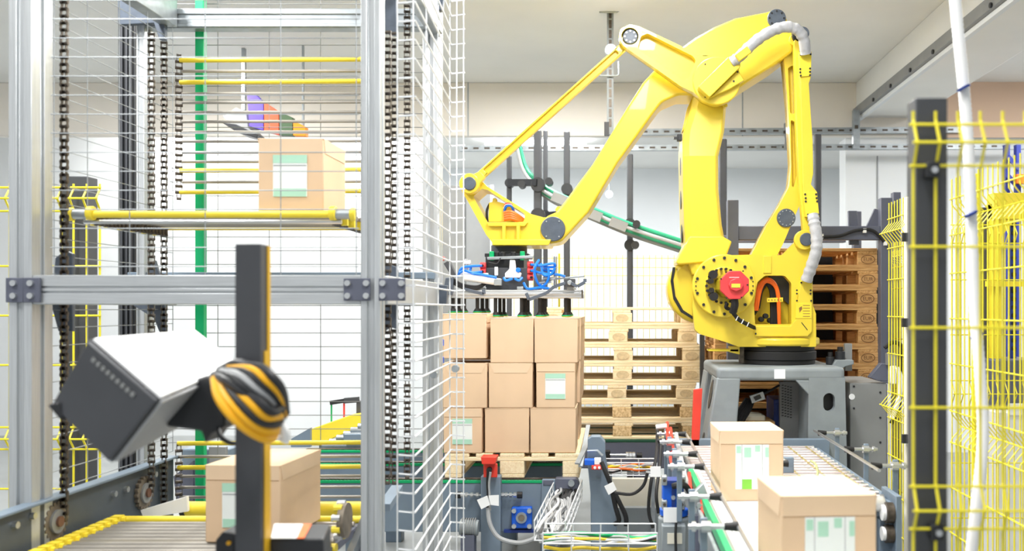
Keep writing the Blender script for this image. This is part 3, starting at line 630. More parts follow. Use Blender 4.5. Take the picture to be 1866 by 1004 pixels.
# wrist bracket
wrist = [(838, 330, 10), (846, 318, 10), (866, 318, 10), (888, 340, 10), (968, 390, 14), (990, 396, 10), (1022, 396, 18), (1035, 418, 18), (1020, 442, 18), (995, 445), (958, 443), (898, 443), (886, 428), (852, 366, 10), (842, 350, 8)]
hole1 = [(862, 358, 5), (878, 344, 5), (888, 346, 4), (958, 391, 8), (954, 404, 3), (888, 405, 4)]
rp('wrist_bracket', wrist, 6.0, .27, bevel=.008, holes=[hole1])
rp('wrist_base_plate', [(896, 436), (1004, 436), (1000, 447, 4), (897, 447)], 5.94, .38, bevel=.005)
for x in (918, 944): rp('wrist_rib', [(x-3, 408), (x+3, 408), (x+3, 438), (x-3, 438)], 5.95, .06, bevel=.003)
rp('wrist_front_shelf', [(886, 405), (962, 405), (956, 412), (890, 412)], 5.97, .05, bevel=.003)
rp('wrist_plate', [(891, 369), (897, 368), (898, 361, 2), (904, 361, 2), (905, 367), (932, 374, 4), (940, 404), (890, 404)], 6.05, .05, 'yel', bevel=.003)
rdisc('wrist_cap', 1007.5, 417, 5.972, 22.5, .04, 'disc', n=40)
bolts(rb, [at(1007.5+18*math.cos(a), 417+18*math.sin(a), 5.971) for a in (.9, 2.3, 4, 5.4)], .005, .004, M['steel'])
for i in range(4):
    MB().tube(pcurve([(919, 388+4*i, 6.0), (930, 386+4*i, 5.99), (942, 392+3*i, 6.0), (954, 401+i, 6.03)], 5), .012).build('orange_cable', M['orange'], rb)
for i, m in enumerate(('hose', 'navy', 'white', 'redm')):
    MB().tube(pcurve([(919, 386-3*i, 6.02), (923, 376-1.5*i, 6.0), (932, 376-i, 6.0), (937, 388, 6.03)], 5), .008).build('signal_cable', M[m], rb)
MB().tube(pcurve([(892, 372, 6.08), (887, 385, 6.06), (888, 404, 6.06)], 4), .008).build('signal_cable', M['rubber'], rb)
gx, gz = xa(928, YR), za(447, YR)
mb = MB().cyl((gx, YR, gz-.062), (gx, YR, gz), .118, 36); mb.build('tool_flange', M['post'], rb, bevel=.006)

# ------------------------------------------------------------------ vacuum gripper
gp = thing('vacuum_gripper', 'vacuum gripper with aluminium rail, blue hoses and suction cups', 'gripper', (gx, YR, za(570, YR)))
def gpart(name, m, mb, bevel=.003): return mb.build(name, M[m], gp, bevel=bevel)
YG = 5.95
gpart('adapter_plate', 'black', MB().box(gx-.14, gx+.14, YR-.16, YR+.16, gz-.085, gz-.062))
gpart('valve_block', 'black', MB().box(gx-.13, gx+.115, YG, YG+.36, za(524, YG), gz-.085))
gpart('cross_plate', 'post', MB().pbox(886, 488, 962, 528, YG-.03, .03))
for a, b in ((896, 470), (952, 470)):
    gpart('green_spacer', 'green', MB().cyl(at(a, b+4, YG-.04), at(a, b-12, YG-.04), .016, 10))
for a in (905, 917, 936): gpart('dark_fitting', 'rubber', MB().cyl(at(a, 470, YG-.03), at(a, 459, YG-.03), .016, 10))
gpart('white_arm', 'galv', MB().bar(at(888, 471, YG-.05), at(972, 468, YG-.05), .02, .018))
gpart('air_manifold', 'white', MB().prism(pxo([(929, 474), (938, 474), (940, 490), (950, 498, 2), (948, 506), (920, 506), (920, 498, 2), (928, 490)], YG-.07), YG-.07, YG-.03))
gpart('air_manifold', 'white', MB().pbox(901, 486, 907, 502, YG-.06, .03))
gpart('blue_knob', 'hose', MB().disc(944, 492, YG-.08, 4.5, .03, 12))
for x, ys, s in ((879, (484, 495), -1), (968, (482, 493.5, 505.5), 1)):
    for y in ys:
        o = gpart('red_fitting', 'redm', MB().cyl(at(x-s*7, y, YG-.02), at(x+s*4, y, YG-.02), .021, 12)); MB().cyl(at(x+s*0, y, YG-.046), at(x, y, YG-.040), .009, 8).build('port', M['rubber'], o)
rail0, rail1 = xa(806, YG-.08), xa(1060, YG-.08)
zr0, zr1 = za(543, YG-.08), za(528, YG-.08)
for yy in (YG-.08, YG+.14, YG+.36):
    mb = MB().box(rail0, rail1, yy, yy+.06, zr0, zr1)
    mb.box(rail0, rail1, yy-.006, yy, zr0+.018, zr1-.018)
    gpart('rail', 'aluh', mb)
gpart('rail_end_cap', 'dsteel', MB().box(rail1, rail1+.006, YG-.078, YG-.022, zr0, zr1))
for px in (815, 870, 950, 1040): gpart('cross_bar', 'galv', MB().box(xa(px, YG)-.02, xa(px, YG)+.02, YG-.08, YG+.42, zr1, zr1+.02))
zc = za(566, YG)
ctop = zp+2*bh+bh-.001+.001
for row, yy in enumerate((YG-.05, YG+.17, YG+.39)):
    for i, px in enumerate((828, 872, 905, 952, 985, 1032)):
        x = xa(px, YG)
        zz_ = ctop+(.026 if px < 890 else .002)
        st = gpart('suction_cup', 'rubber', MB().cyl((x, yy, zz_+.03), (x, yy, zr0), .012, 10).cyl((x, yy, zz_+.012), (x, yy, zz_+.03), .026, 14, .014), 0)
        MB().cyl((x, yy, zz_+.004), (x, yy, zz_+.012), .028, 14).build('green_lip', M['green'], st); MB().cyl((x, yy, zz_), (x, yy, zz_+.004), .026, 14).build('yellow_lip', M['yel2'], st)
# clamps with bent levers
for pts in ([(846, 527), (870, 533), (882, 536), (881, 527)], [(959, 534), (964, 546), (996, 534), (1010, 522), (1030, 516)], [(1040, 516), (1052, 522), (1066, 514), (1066, 508)]):
    for (a, b), (c, d) in zip(pts, pts[1:]): gpart('clamp_lever', 'disc', MB().bar(at(a, b, YG-.13), at(c, d, YG-.13), .02, .02, (0, 1, 0)), .002)
gpart('clamp_block', 'post', MB().pbox(1029, 508, 1048, 523, YG-.13, .06)); gpart('clamp_pin', 'galv', MB().disc(1038, 515, YG-.14, 4.5, .02, 12))
gpart('clamp_block', 'post', MB().prism(pxo([(808, 480), (818, 474), (830, 500), (824, 506)], YG-.1), YG-.1, YG-.04)); gpart('clamp_block', 'disc', MB().prism(pxo([(812, 506), (826, 506), (824, 538), (806, 536)], YG-.12), YG-.12, YG-.06))
gpart('red_cap', 'red', MB().disc(806, 471, YG-.1, 4, .04, 10))
gpart('air_cylinder', 'white', MB().cyl(at(846, 506, YG-.07), at(912, 514, YG-.07), .022, 12)); gpart('air_cylinder', 'white', MB().cyl(at(836, 498, YG-.03), at(890, 502, YG-.03), .016, 12))
gpart('cylinder_end', 'galv', MB().pbox(900, 508, 914, 520, YG-.1, .04))
gpart('slim_pillar', 'steel', MB().cyl(at(1012, 526, YG-.03), at(1012, 467, YG-.03), .012, 10)); gpart('slim_pillar', 'steel', MB().cyl(at(850, 500, YG-.02), at(850, 472, YG-.02), .01, 10)); gpart('pillar_head', 'white', MB().pbox(844, 474, 857, 481, YG-.03, .03))
gpart('side_rod', 'galv', MB().bar(at(986, 511, YG-.04), at(1065, 503, YG-.04), .012, .012))
hp = [[(878, 484, 5.9), (860, 485, 5.88), (842, 488, 5.87), (836, 500, 5.88), (832, 505, 5.9)], [(878, 495, 5.9), (862, 497, 5.88), (846, 493, 5.87), (838, 497, 5.87)], [(858, 486, 5.9), (858, 497, 5.88), (876, 500, 5.87), (905, 506, 5.87)],
      [(968, 482, 5.9), (985, 484, 5.87), (1008, 480, 5.87), (1010, 486, 5.88), (990, 487, 5.88)], [(968, 493, 5.9), (984, 497, 5.87), (1004, 500, 5.87), (1008, 494, 5.88), (988, 492, 5.9)], [(982, 474, 5.9), (976, 484, 5.86), (974, 498, 5.86), (980, 516, 5.88), (990, 524, 5.9)], [(999, 488, 5.87), (1000, 505, 5.86), (994, 518, 5.87), (978, 526, 5.9)], [(986, 480, 5.88), (990, 500, 5.86), (1004, 500, 5.86), (1012, 488, 5.86)], [(918, 506, 5.87), (922, 511, 5.86), (934, 508, 5.87)], [(938, 508, 5.87), (946, 511, 5.86), (952, 506, 5.87)], [(954, 515, 5.88), (962, 526, 5.87), (985, 524, 5.87), (1002, 526, 5.88)], [(1010, 500, 5.88), (1020, 501, 5.88), (1030, 504, 5.88)]]
for q in hp: gpart('air_hose', 'hose', MB().tube(pcurve(q, 6), .0085, 7), 0)
for i in range(3): gpart('black_hose', 'rubber', MB().tube(pcurve([(826, 508+4*i, 5.86), (842, 518+3*i, 5.85), (868, 522+2*i, 5.86), (884, 516+i, 5.9)], 5), .008, 7), 0)
for x, y in ((984, 500), (994, 508), (1000, 515), (988, 516), (1006, 508)): gpart('brass_fitting', 'steel', MB().cyl(at(x-5, y, 5.9), at(x+5, y-2, 5.9), .009, 8), 0)
gpart('signal_lead', 'rubber', MB().tube(pcurve([(912, 470, 5.88), (906, 480, 5.87), (890, 478, 5.87)], 5), .004, 6), 0)

# ------------------------------------------------------------------ pedestal and control gear
YP = 5.72
pd = thing('robot_pedestal', 'grey cast pedestal with oval holes under the yellow robot', 'pedestal', (bxr, YR, 0))
zpt = bzr
def P3(px, Y, z): return Vector((xa(px, YP)*1.0, Y, z))
xl, xr_ = xa(1312, YP), xa(1540, YP); zf0 = za(694, YP)
MB().box(xl-.02, xr_, YP, YP+.86, zf0, zpt).build('top_plate', M['ped'], pd, bevel=.025, seg=4)
def leg(name, x0t, x1t, x0b, x1b, y0, y1, hole=None, side=None):
    mb = MB(); y1b = y1
    out = [(x0b, 0), (x1b, 0), (x1t, zf0+.02), (x0t, zf0+.02)]
    if hole: mb.ringprism(out, [hole], y0, y0+.05)
    else: mb.prism(out, y0, y0+.05)
    # side walls of the hollow leg
    mb.hexa([(x0b, y0+.04, 0), (x0b+.05, y0+.04, 0), (x0b+.05, y1, 0), (x0b, y1, 0), (x0t, y0+.04, zf0+.02), (x0t+.05, y0+.04, zf0+.02), (x0t+.05, y1, zf0+.02), (x0t, y1, zf0+.02)])
    mb.hexa([(x1b-.05, y0+.04, 0), (x1b, y0+.04, 0), (x1b, y1, 0), (x1b-.05, y1, 0), (x1t-.05, y0+.04, zf0+.02), (x1t, y0+.04, zf0+.02), (x1t, y1, zf0+.02), (x1t-.05, y1, zf0+.02)])
    return mb.build(name, M['ped'], pd, bevel=0 if hole else .012, seg=3)
hx, hz_ = xa(1511, YP), za(733, YP)
ov = [(hx+.036*math.cos(a)*1.0, hz_+(.02 if math.sin(a) > 0 else -.02)+.036*math.sin(a)) for a in [2*PI*i/24 for i in range(24)]]
leg('leg', xa(1474, YP), xa(1540, YP), xa(1470, YP), xa(1548, YP), YP+.001, YP+.3, hole=ov)
MB().prism([(hx-.06, hz_-.09), (hx+.06, hz_-.09), (hx+.06, hz_+.09), (hx-.06, hz_+.09)], YP+.08, YP+.1).build('hole_backing', M['black'], pd)
leg('leg', xl-.02, xa(1350, YP), xa(1246, YP), xa(1322, YP), YP+.001, YP+.3)
leg('leg', xa(1474, YP), xa(1540, YP), xa(1470, YP), xa(1548, YP), YP+.58, YP+.86)
leg('leg', xl-.02, xa(1350, YP), xa(1246, YP), xa(1322, YP), YP+.58, YP+.86)
for dz, h in ((.0, .07), (-.32, .06)):     # dark slots on the sloping left side
    zc_ = za(722, YP)+dz; tt_ = (zc_)/(zf0+.02); xs = xa(1246, YP)+(xl-.02-xa(1246, YP))*tt_
    sl_ = (xl-.02-xa(1246, YP))/(zf0+.02)
    vs = [(xs-.004+sl_*h*1.3*math.sin(a), YP+.15+.07*math.cos(a), zc_+h*1.3*math.sin(a)) for a in [2*PI*i/20 for i in range(20)]]
    MB().add([Vector(v) for v in vs]+[Vector(v)+Vector((.02, 0, 0)) for v in vs], [tuple(range(19, -1, -1)), tuple(range(20, 40))]+[(j, (j+1) % 20, 20+(j+1) % 20, 20+j) for j in range(20)]).build('side_slot', M['black'], pd)
MB().prism(pxo([(1450, 693), (1476, 693), (1476, 722)], YP), YP+.002, YP+.05).build('corner_gusset', M['ped'], pd, bevel=.006)
MB().pbox(1411, 673, 1431, 690, YP-.003, .003).build('rating_plate', M['paper'], pd)
# connectors on the pedestal top
t = thing('connector_group', 'black round connectors on bracket atop pedestal right side', 'connector', at(1525, 668, YP+.2))
MB().prism(pxo([(1514, 672), (1524, 656, 3), (1556, 656, 2), (1556, 664, 2), (1540, 668), (1536, 672)], YP+.2), YP+.2, YP+.3).build('bracket', M['ped'], t, bevel=.004)
MB().pbox(1540, 626, 1553, 676, YP+.32, .04).build('back_plate', M['cab'], t, bevel=.003)
for x, y0_, y1_, r_ in ((1531, 632, 660, 9), (1513, 642, 664, 8)):
    o = MB().cyl(at(x, y1_, YP+.26), at(x, y0_+8, YP+.26), r_*6/F, 14).build('connector_body', M['black'], t, bevel=.003)
    MB().cyl(at(x, y0_+8, YP+.26), at(x, y0_, YP+.26), r_*.6*6/F, 12).build('connector_cap', M['rubber'], o)
# control cabinet to the right
YCb = 6.0
cb = thing('control_cabinet', 'grey steel control cabinet right of the robot pedestal', 'cabinet', (xa(1582, YCb), YCb+.3, 0))
MB().box(xa(1549, YCb), xa(1616, YCb), YCb, YCb+.6, 0, za(698, YCb)).build('body', M['cab'], cb, bevel=.006)
MB().box(xa(1617, YCb), xa(1622, YCb), YCb-.02, YCb+.6, 0.1, za(700, YCb)).build('white_edge', M['white'], cb, bevel=.002)
bolts(cb, [at(x, y, YCb-.001) for x, y in ((1556, 704), (1604, 715), (1556, 744), (1604, 761), (1604, 806))], .007, .004, M['black'], 'screw')
MB().disc(1552.5, 723, YCb-.004, 5.5, .004, 16).build('white_sticker', M['paper'], cb)
# things inside the pedestal
t = thing('navy_panel_box', 'navy blue metal box standing inside the pedestal', 'box', (xa(1421, 6.2), 6.3, 0)); MB().box(xa(1410, 6.2), xa(1434, 6.2), 6.2, 6.5, 0, za(728, 6.2)).build('body', M['navy'], t, bevel=.006); MB().box(xa(1413, 6.19), xa(1431, 6.19), 6.193, 6.2, .2, za(735, 6.2)).build('door', M['navy'], t, bevel=.003)
t = thing('vented_panel', 'grey vented cover plate inside the pedestal right half', 'panel', (xa(1446, 6.1), 6.15, 0))
MB().box(xa(1422, 6.1), xa(1476, 6.1), 6.12, 6.16, 0, za(696, 6.1)).build('plate', M['cab'], t, bevel=.003)
me = MB().box(-.006, .006, -.003, 0, -.003, .003).mesh('vent_hole'); me.materials.append(M['black'])
for i in range(4):
    for j in range(12): link('vent_hole', me, at(1426+i*5, 702+j*5+i*1.2, 6.119), t)
t = thing('cable_coil_box', 'cream moulded cable box lying inside the pedestal', 'box', at(1372, 770, 6.1))
MB().pbox(1350, 757, 1395, 768, 6.1, .16).build('body', M['cream'], t, bevel=.01); MB().pbox(1354, 754, 1388, 758, 6.12, .12).build('lid', M['cream'], t, bevel=.006)
t = thing('inner_shelf', 'wooden shelf carrying the cream cable box inside pedestal', 'shelf', (xa(1372, 6.1), 6.15, za(772, 6.1)))
MB().box(xa(1346, 6.05), xa(1412, 6.05), 6.05, 6.33, za(775, 6.05), za(768.5, 6.05)).build('board', M['wood2'], t)
for x in (1348, 1410): MB().box(xa(x, 6.1)-.01, xa(x, 6.1)+.01, 6.1, 6.14, 0, za(775, 6.1)).build('support', M['frame'], t)
t = thing('cable_duct', 'black ribbed cable duct with grey clip inside pedestal', 'duct', at(1360, 740, 6.05))
for d_ in (0, 5, 10, 15): MB().tube(pcurve([(1325+d_, 790, 6.0), (1338+d_, 765, 6.02), (1350+d_, 745, 6.05), (1362+d_*.6, 728, 6.08)], 5), .018).build('cable', M['rubber'], t)
MB().tube(pcurve([(1366, 724, 6.05), (1395, 716, 6.03), (1420, 702, 6.05)], 5), .008).build('cable', M['rubber'], t)
MB().bar(at(1368, 728, 6.03), at(1392, 720, 6.03), .03, .05).build('clip', M['galv'], t); MB().bar(at(1375, 727, 6.01), at(1386, 722, 6.01), .02, .025).build('clip_core', M['black'], t)
# hydraulic unit/dark bracket with hose by the fence
t = thing('valve_unit', 'dark wedge bracket with grey valve and white hose at cabinet top', 'valve', at(1610, 690, 5.9))
MB().prism(pxo([(1584, 688), (1606, 662), (1622, 664), (1622, 694), (1600, 694)], 5.98), 5.98, 6.04).build('bracket', M['frame'], t, bevel=.004)
MB().pbox(1618, 644, 1634, 666, 5.9, .06).build('valve_body', M['cab'], t, bevel=.004); MB().pbox(1622, 666, 1634, 700, 5.9, .05).build('filter_bowl', M['white'], t, bevel=.006)
MB().tube(pcurve([(1612, 634, 5.92), (1626, 624, 5.92), (1642, 630, 5.93), (1644, 660, 5.93), (1642, 710, 5.93), (1636, 745, 5.93), (1624, 772, 5.93)], 6), .014).build('hose', M['rubber'], t)
MB().tube(pcurve([(1634, 670, 5.88), (1641, 690, 5.88), (1638, 725, 5.88), (1626, 762, 5.88)], 6), .016).build('hose', M['white'], t)
# pallet magazine frame
YM = 6.75
mg = thing('pallet_magazine', 'dark slate steel frame holding the brown pallet stack', 'frame', (xa(1470, YM), YM, 0))
zf = lambda p: za(p, YM)
MB().box(xa(1324, YM), xa(1344, YM), YM-.06, YM+.02, 0, zf(366)).build('post', M['frame'], mg, bevel=.004)
MB().box(xa(1601, YM), xa(1622, YM), YM-.06, YM+.02, 0, zf(362)).build('post', M['frame'], mg, bevel=.004)
MB().box(xa(1344, YM), xa(1601, YM), YM-.05, YM+.01, zf(438), zf(413)).build('cross_beam', M['frame'], mg, bevel=.004)
MB().box(xa(1344, YM), xa(1601, YM), 7.7, 7.78, zf(425), zf(410)).build('cross_beam', M['frame'], mg, bevel=.004)
for a, b in ((1556, 385), (1628, 350)): MB().box(xa(a, YM+1), xa(a+14, YM+1), YM+1, YM+1.08, 0, za(b, YM+1)).build('post', M['frame'], mg, bevel=.004)
for pts in ([(1546, 384), (1562, 384), (1566, 446), (1548, 446)], [(1594, 380), (1601, 382), (1601, 415), (1578, 415)], [(1622, 376), (1640, 362), (1640, 440), (1622, 440)]):
    MB().prism(pxo(pts, YM+.02), YM+.02, YM+.05).build('guide_fin', M['frame'], mg, bevel=.003)
MB().box(xa(1320, 7.74), xa(1612, 7.74), 7.70, 7.73, .5, za(455, 7.74)).build('rear_sheet', M['black'], mg)
mgc = MB().tube(pcurve([(1498, 432, YM-.08), (1530, 430, YM-.08), (1560, 420, YM-.08), (1590, 420, YM-.08), (1612, 440, YM-.08)], 6), .012).build('sensor_cable', M['rubber'], mg)
for x, y in ((1498, 430), (1576, 420), (1614, 443)): MB().pbox(x-3, y-4, x+3, y+4, YM-.09, .02).build('cable_clip', M['white'], mg)
MB().box(xa(1276, 7.1), xa(1284, 7.1), 7.1, 7.16, 0, za(610, 7.1)).build('side_guide', M['post'], mg)
tag(MB().prism(pxo([(1264, 710), (1280, 708), (1275, 800), (1262, 1054), (1250, 1054)], 5.64), 5.64, 5.67).build('red_stop_plate', M['red'], bevel=.003), 'bright red upright stop plate left of the pedestal', 'plate')
# ------------------------------------------------------------------ pallet conveyors
Yc = 5.5
pc = thing('pallet_conveyor', 'blue-grey pallet conveyor with green guides under the carton pallet', 'conveyor', (FX, 6.1, 0))
x0c, x1c = xa(560, 5.5)-.4, xa(1012, 5.5)
for yy in (Yc+.02, Yc+.62, Yc+1.18):
    MB().box(x0c, x1c, yy, yy+.06, ZC-.32, ZC-.03).build('side_beam', M['slate'], pc, bevel=.006)
    MB().box(x0c, x1c+.03, yy-.004, yy+.05, ZC-.03, ZC-.012).build('guide_strip', M['green'], pc, bevel=.002)
    o = MB().box(x0c, x1c, yy+.005, yy+.045, ZC-.012, ZC-.0045).build('drag_chain', M['dsteel'], pc)
    me = MB().cyl((0, 0, 0), (0, .04, 0), .007, 6).mesh('chain_roller'); me.materials.append(M['dsteel'])
    for i in range(70): link('chain_roller', me, (x1c+.02-i*.022, yy-.002, ZC-.0125), pc)
for px in (890, 1000, 640):
    MB().box(xa(px, Yc)-.055, xa(px, Yc)+.055, Yc+.07, Yc+.16, 0, ZC-.1).build('leg', M['slate'], pc, bevel=.004)
    MB().box(xa(px, Yc)-.055, xa(px, Yc)+.055, Yc+1.05, Yc+1.15, 0, ZC-.1).build('leg', M['slate'], pc, bevel=.004)
MB().box(xa(876, Yc-.06), xa(912, Yc-.06), Yc-.06, Yc+.015, 0, za(868, Yc-.06)).build('front_leg', M['slate'], pc, bevel=.005)
MB().prism(pxo([(988, 873), (1012, 873), (1012, 970), (984, 970)], Yc), Yc-.01, Yc+.02).build('end_plate', M['slate'], pc, bevel=.004)
MB().pbox(990, 875, 1008, 884, Yc-.016, .006).build('cover_tab', M['frame'], pc, bevel=.002)
hb = MB().prism(pxo([(1012, 872), (1052, 872, 6), (1056, 884, 6), (1050, 896, 4), (1012, 892)], Yc-.02), Yc-.02, Yc+.05).build('end_bearing', M['frame'], pc, bevel=.005)
MB().disc(1041, 881, Yc-.035, 6, .02, 14).build('bolt', M['galv'], hb)
bb = MB().pbox(932, 925, 969, 963, Yc-.03, .05).build('bearing_block', M['blue'], pc, bevel=.006)
MB().disc(950, 944, Yc-.045, 10, .03, 20).build('bearing_ring', M['galv'], bb); MB().disc(950, 944, Yc-.05, 6, .02, 16).build('shaft', M['rust'], bb)
bolts(bb, [at(x, y, Yc-.03) for x, y in ((937, 930), (965, 930), (937, 958), (965, 958))], .014, .02, M['steel'], 'bolt', 8)
MB().pbox(918, 966, 972, 971, Yc-.01, .04).build('drip_tray', M['navy'], pc)
for a, b in ((838, 878), (913, 945)):
    o = MB().cyl(at(a, 901, Yc-.02), at(b, 902, Yc-.02), .006, 8).build('adjuster_rod', M['steel'], pc)
    for u in (.1, .3, .55, .8): 
        q = at(a+(b-a)*u, 901.5, Yc-.02); MB().cyl(q-Vector((.008, 0, 0)), q+Vector((.008, 0, 0)), .015, 6).build('nut', M['steel'], o)
    e = at(a-3 if a < 880 else b+2, 902, Yc-.02); MB().cyl(e-Vector((.015, 0, 0)), e+Vector((.015, 0, 0)), .02, 8).build('black_cap', M['rubber'], o)
# drive motor lying at the left below the conveyor
t = thing('drive_motor', 'grey finned drive motor below the pallet conveyor left side', 'motor', at(850, 960, 5.3))
MB().cyl(at(838, 960, 5.35), at(872, 962, 5.35), .045, 20).build('body', M['ped'], t, bevel=.004)
for i in range(7): MB().cyl(at(842+i*4, 960, 5.35), at(843.2+i*4, 960, 5.35), .052, 20).build('cooling_fin', M['cab'], t)
MB().box(xa(842, 5.35), xa(866, 5.35), 5.3, 5.4, 0, za(972, 5.35)).build('foot', M['frame'], t)
# red sensor bracket with tags and cable
t = thing('red_sensor_bracket', 'red metal sensor bracket with white tags under carton pallet', 'sensor', at(891, 868, 5.38))
MB().prism(pxo([(876, 833), (905, 833), (902, 846), (878, 846)], 5.36), 5.36, 5.46).build('hood', M['red'], t, bevel=.003)
MB().box(xa(881, 5.4), xa(906, 5.4), 5.40, 5.42, za(870, 5.4), za(845, 5.4)).build('back_plate', M['red'], t, bevel=.003)
MB().disc(891, 857, 5.37, 5, .04, 12).build('sensor_head', M['rubber'], t)
for d_ in (0, 5): MB().tube(pcurve([(889+d_, 860, 5.37), (888+d_*.6, 880, 5.38), (889+d_*.5, 900, 5.38), (888+d_, 930, 5.38)], 4), .007).build('cable', M['gcable'] if d_ else M['rubber'], t)
MB().tube(pcurve([(889, 925, 5.38), (893, 955, 5.36), (910, 980, 5.35), (945, 989, 5.35), (975, 980, 5.36), (992, 964, 5.38)], 8), .013).build('cable', M['gcable'], t)
for pts in ([(869, 911), (888, 903), (893, 920), (877, 928)], [(890, 903), (909, 902), (909, 922), (894, 920)]): MB().prism(pxo(pts, 5.35), 5.35, 5.353).build('paper_tag', M['paper'], t)
# grey upright stanchion right of the pallet
t = thing('steel_stanchion', 'blue-grey tapered steel stanchion right of the carton pallet', 'post', (xa(1100, 5.3), 5.3, 0))
MB().prism(pxo([(1071, 800, 3), (1078, 795, 3), (1094, 795, 4), (1103, 806, 6), (1103, 830), (1124, 960), (1136, 1100), (1078, 1100), (1076, 900), (1070, 840)], 5.3), 5.3, 5.38).build('plate', M['slate'], t, bevel=.005)
MB().tube([at(1070, 822, 5.28), at(1089, 821, 5.28), at(1098, 830, 5.28)], .007).build('wire_hoop', M['galv'], t)
MB().bar(at(1052, 845, 5.4), at(1074, 800, 5.6), .03, .01).build('guide_finger', M['galv'], t); MB().bar(at(1058, 850, 5.4), at(1072, 775, 5.7), .025, .01).build('guide_finger', M['galv'], t)
t = thing('photo_sensor', 'blue and red photo sensor on the stanchion beside carton pallet', 'sensor', at(1080, 850, 5.22))
MB().pbox(1065, 838, 1083, 848, 5.22, .06).build('body', M['blue'], t, bevel=.003); MB().pbox(1083, 836, 1095, 847, 5.22, .05).build('lens_block', M['white'], t, bevel=.003); MB().pbox(1078, 848, 1097, 856, 5.21, .07).build('red_base', M['red'], t, bevel=.003)
bolts(t, [at(1084, 852, 5.21), at(1092, 852, 5.21)], .008, .006, M['white'])
t = thing('hanging_cable', 'black cable with white tag hanging beside the stanchion', 'cable', at(1120, 900, 5.2))
MB().tube(pcurve([(1096, 842, 5.22), (1106, 866, 5.2), (1116, 890, 5.2), (1128, 914, 5.2), (1140, 940, 5.2), (1141, 958, 5.2)], 6), .013).build('cable', M['rubber'], t)
MB().tube(pcurve([(1116, 898, 5.2), (1122, 925, 5.2), (1128, 948, 5.2), (1120, 955, 5.22)], 6), .013).build('cable', M['rubber'], t)
MB().prism(pxo([(1101, 886), (1117, 878), (1124, 892), (1109, 902)], 5.18), 5.18, 5.183).build('paper_tag', M['paper'], t)
# rear pallet conveyor carrying the left pallet stack
rc = thing('pallet_conveyor', 'dark rear pallet conveyor with green edge below the left stack', 'conveyor', (.2, 7.5, 0))
for yy in (7.12, 7.52, 7.92):
    MB().box(-1.3, xa(1600, 7.1)+.1, yy, yy+.06, ZC-.22, ZC-.02).build('side_beam', M['frame'], rc, bevel=.005); MB().box(-1.3, xa(1600, 7.1)+.1, yy-.003, yy+.05, ZC-.02, ZC-.0005).build('guide_strip', M['dgreen'], rc, bevel=.002)
for x in (-1.1, .2, 1.5, 1.98):
    for yy in (7.16, 7.86): MB().box(x-.04, x+.04, yy, yy+.08, 0, ZC-.2).build('leg', M['frame'], rc, bevel=.004)
t = thing('air_cylinder_rod', 'steel adjuster rod with black cap in front of rear conveyor', 'rod', at(1140, 830, 6.9))
MB().cyl(at(1103, 829, 6.9), at(1142, 829, 6.9), .008, 8).build('rod', M['steel'], t); MB().pbox(1100, 822, 1112, 838, 6.88, .06).build('clamp', M['rubber'], t, bevel=.004)
for x in (1143, 1149, 1155): MB().cyl(at(x-2.5, 829, 6.9), at(x+2.5, 829, 6.9), .022, 6).build('nut', M['steel'], t)
MB().cyl(at(1160, 830, 6.9), at(1170, 830, 6.9), .022, 10).build('cap', M['rubber'], t); MB().bar(at(1106, 838, 6.9), (xa(1106, 6.9), 6.9, 0), .04, .04).build('stand', M['frame'], t)
# low side tray/wall behind the stanchion
tag(MB().box(xa(1105, 6.4), xa(1225, 6.4), 6.4, 6.44, .1, za(872, 6.4)).build('floor_cover_plate', M['cream'], bevel=.004), 'pale cover plate low between stanchion and blue gear motor', 'plate')
tag(MB().box(xa(1090, 6.2), xa(1225, 6.2), 6.2, 6.26, 0.0, za(925, 6.2)).build('floor_channel', M['ped'], bevel=.004), 'grey floor channel below the pale cover plate', 'channel')

# ------------------------------------------------------------------ wire basket cable trays with cables
def basket(label, p0, p1, wdt, dep, n, cables, cm, step=.1, up=Vector((0, 0, 1)), side=None):
    p0 = Vector(p0); p1 = Vector(p1); d = (p1-p0); L = d.length; d.normalize()
    sd = side or d.cross(up).normalized()
    t = thing('wire_cable_tray', label, 'cable tray', (p0+p1)/2)
    prof = [(-wdt/2, dep), (-wdt/2, dep*.5), (-wdt/2, 0), (0, 0), (wdt/2, 0), (wdt/2, dep*.5), (wdt/2, dep)]
    for a, b in prof: MB().tube([p0+sd*a+up*b, p1+sd*a+up*b], .0045, 5).build('wire', M['wirew'], t)
    m_ = int(L/step)
    for i in range(m_+1):
        q = p0+d*L*i/m_; MB().tube([q+sd*a+up*b for a, b in (prof[0], prof[2], prof[4], prof[6])], .004, 5).build('wire', M['wirew'], t)
    for i in range(cables):
        a0 = random.uniform(-wdt*.4, wdt*.4); h = random.uniform(.012, dep*.7); pts = []
        for k in range(7): pts.append(p0+d*L*k/6+sd*(a0+random.uniform(-.02, .02))+up*(h+random.uniform(-.012, .012)))
        MB().tube(curve(pts, 4), random.choice((.006, .008, .01)), 6).build('cable', M[cm[i % len(cm)]], t)
    return t
basket('wire basket cable tray with mixed cables at the bottom centre', at(992, 1000, 4.75), at(1196, 1000, 4.75), .2, .105, 5, 12, ['gcable', 'white', 'ycable', 'gcable', 'rubber', 'green'], .13)
t = basket('small wire basket cable tray with yellow and black cables behind stanchion', at(1100, 862, 6.0), at(1196, 862, 6.0), .16, .08, 5, 9, ['ycable', 'rubber', 'orange', 'gcable'], .1)
for x in (1112, 1190): MB().box(xa(x, 6)-.012, xa(x, 6)+.012, 5.98, 6.02, 0, za(862, 6)).build('support', M['galv'], t)
t = basket('wire basket chute packed with loose grey cables beside pallet conveyor', at(1002, 985, 4.78), at(1036, 905, 5.55), .16, .10, 5, 5, ['gcable', 'white'], .09)
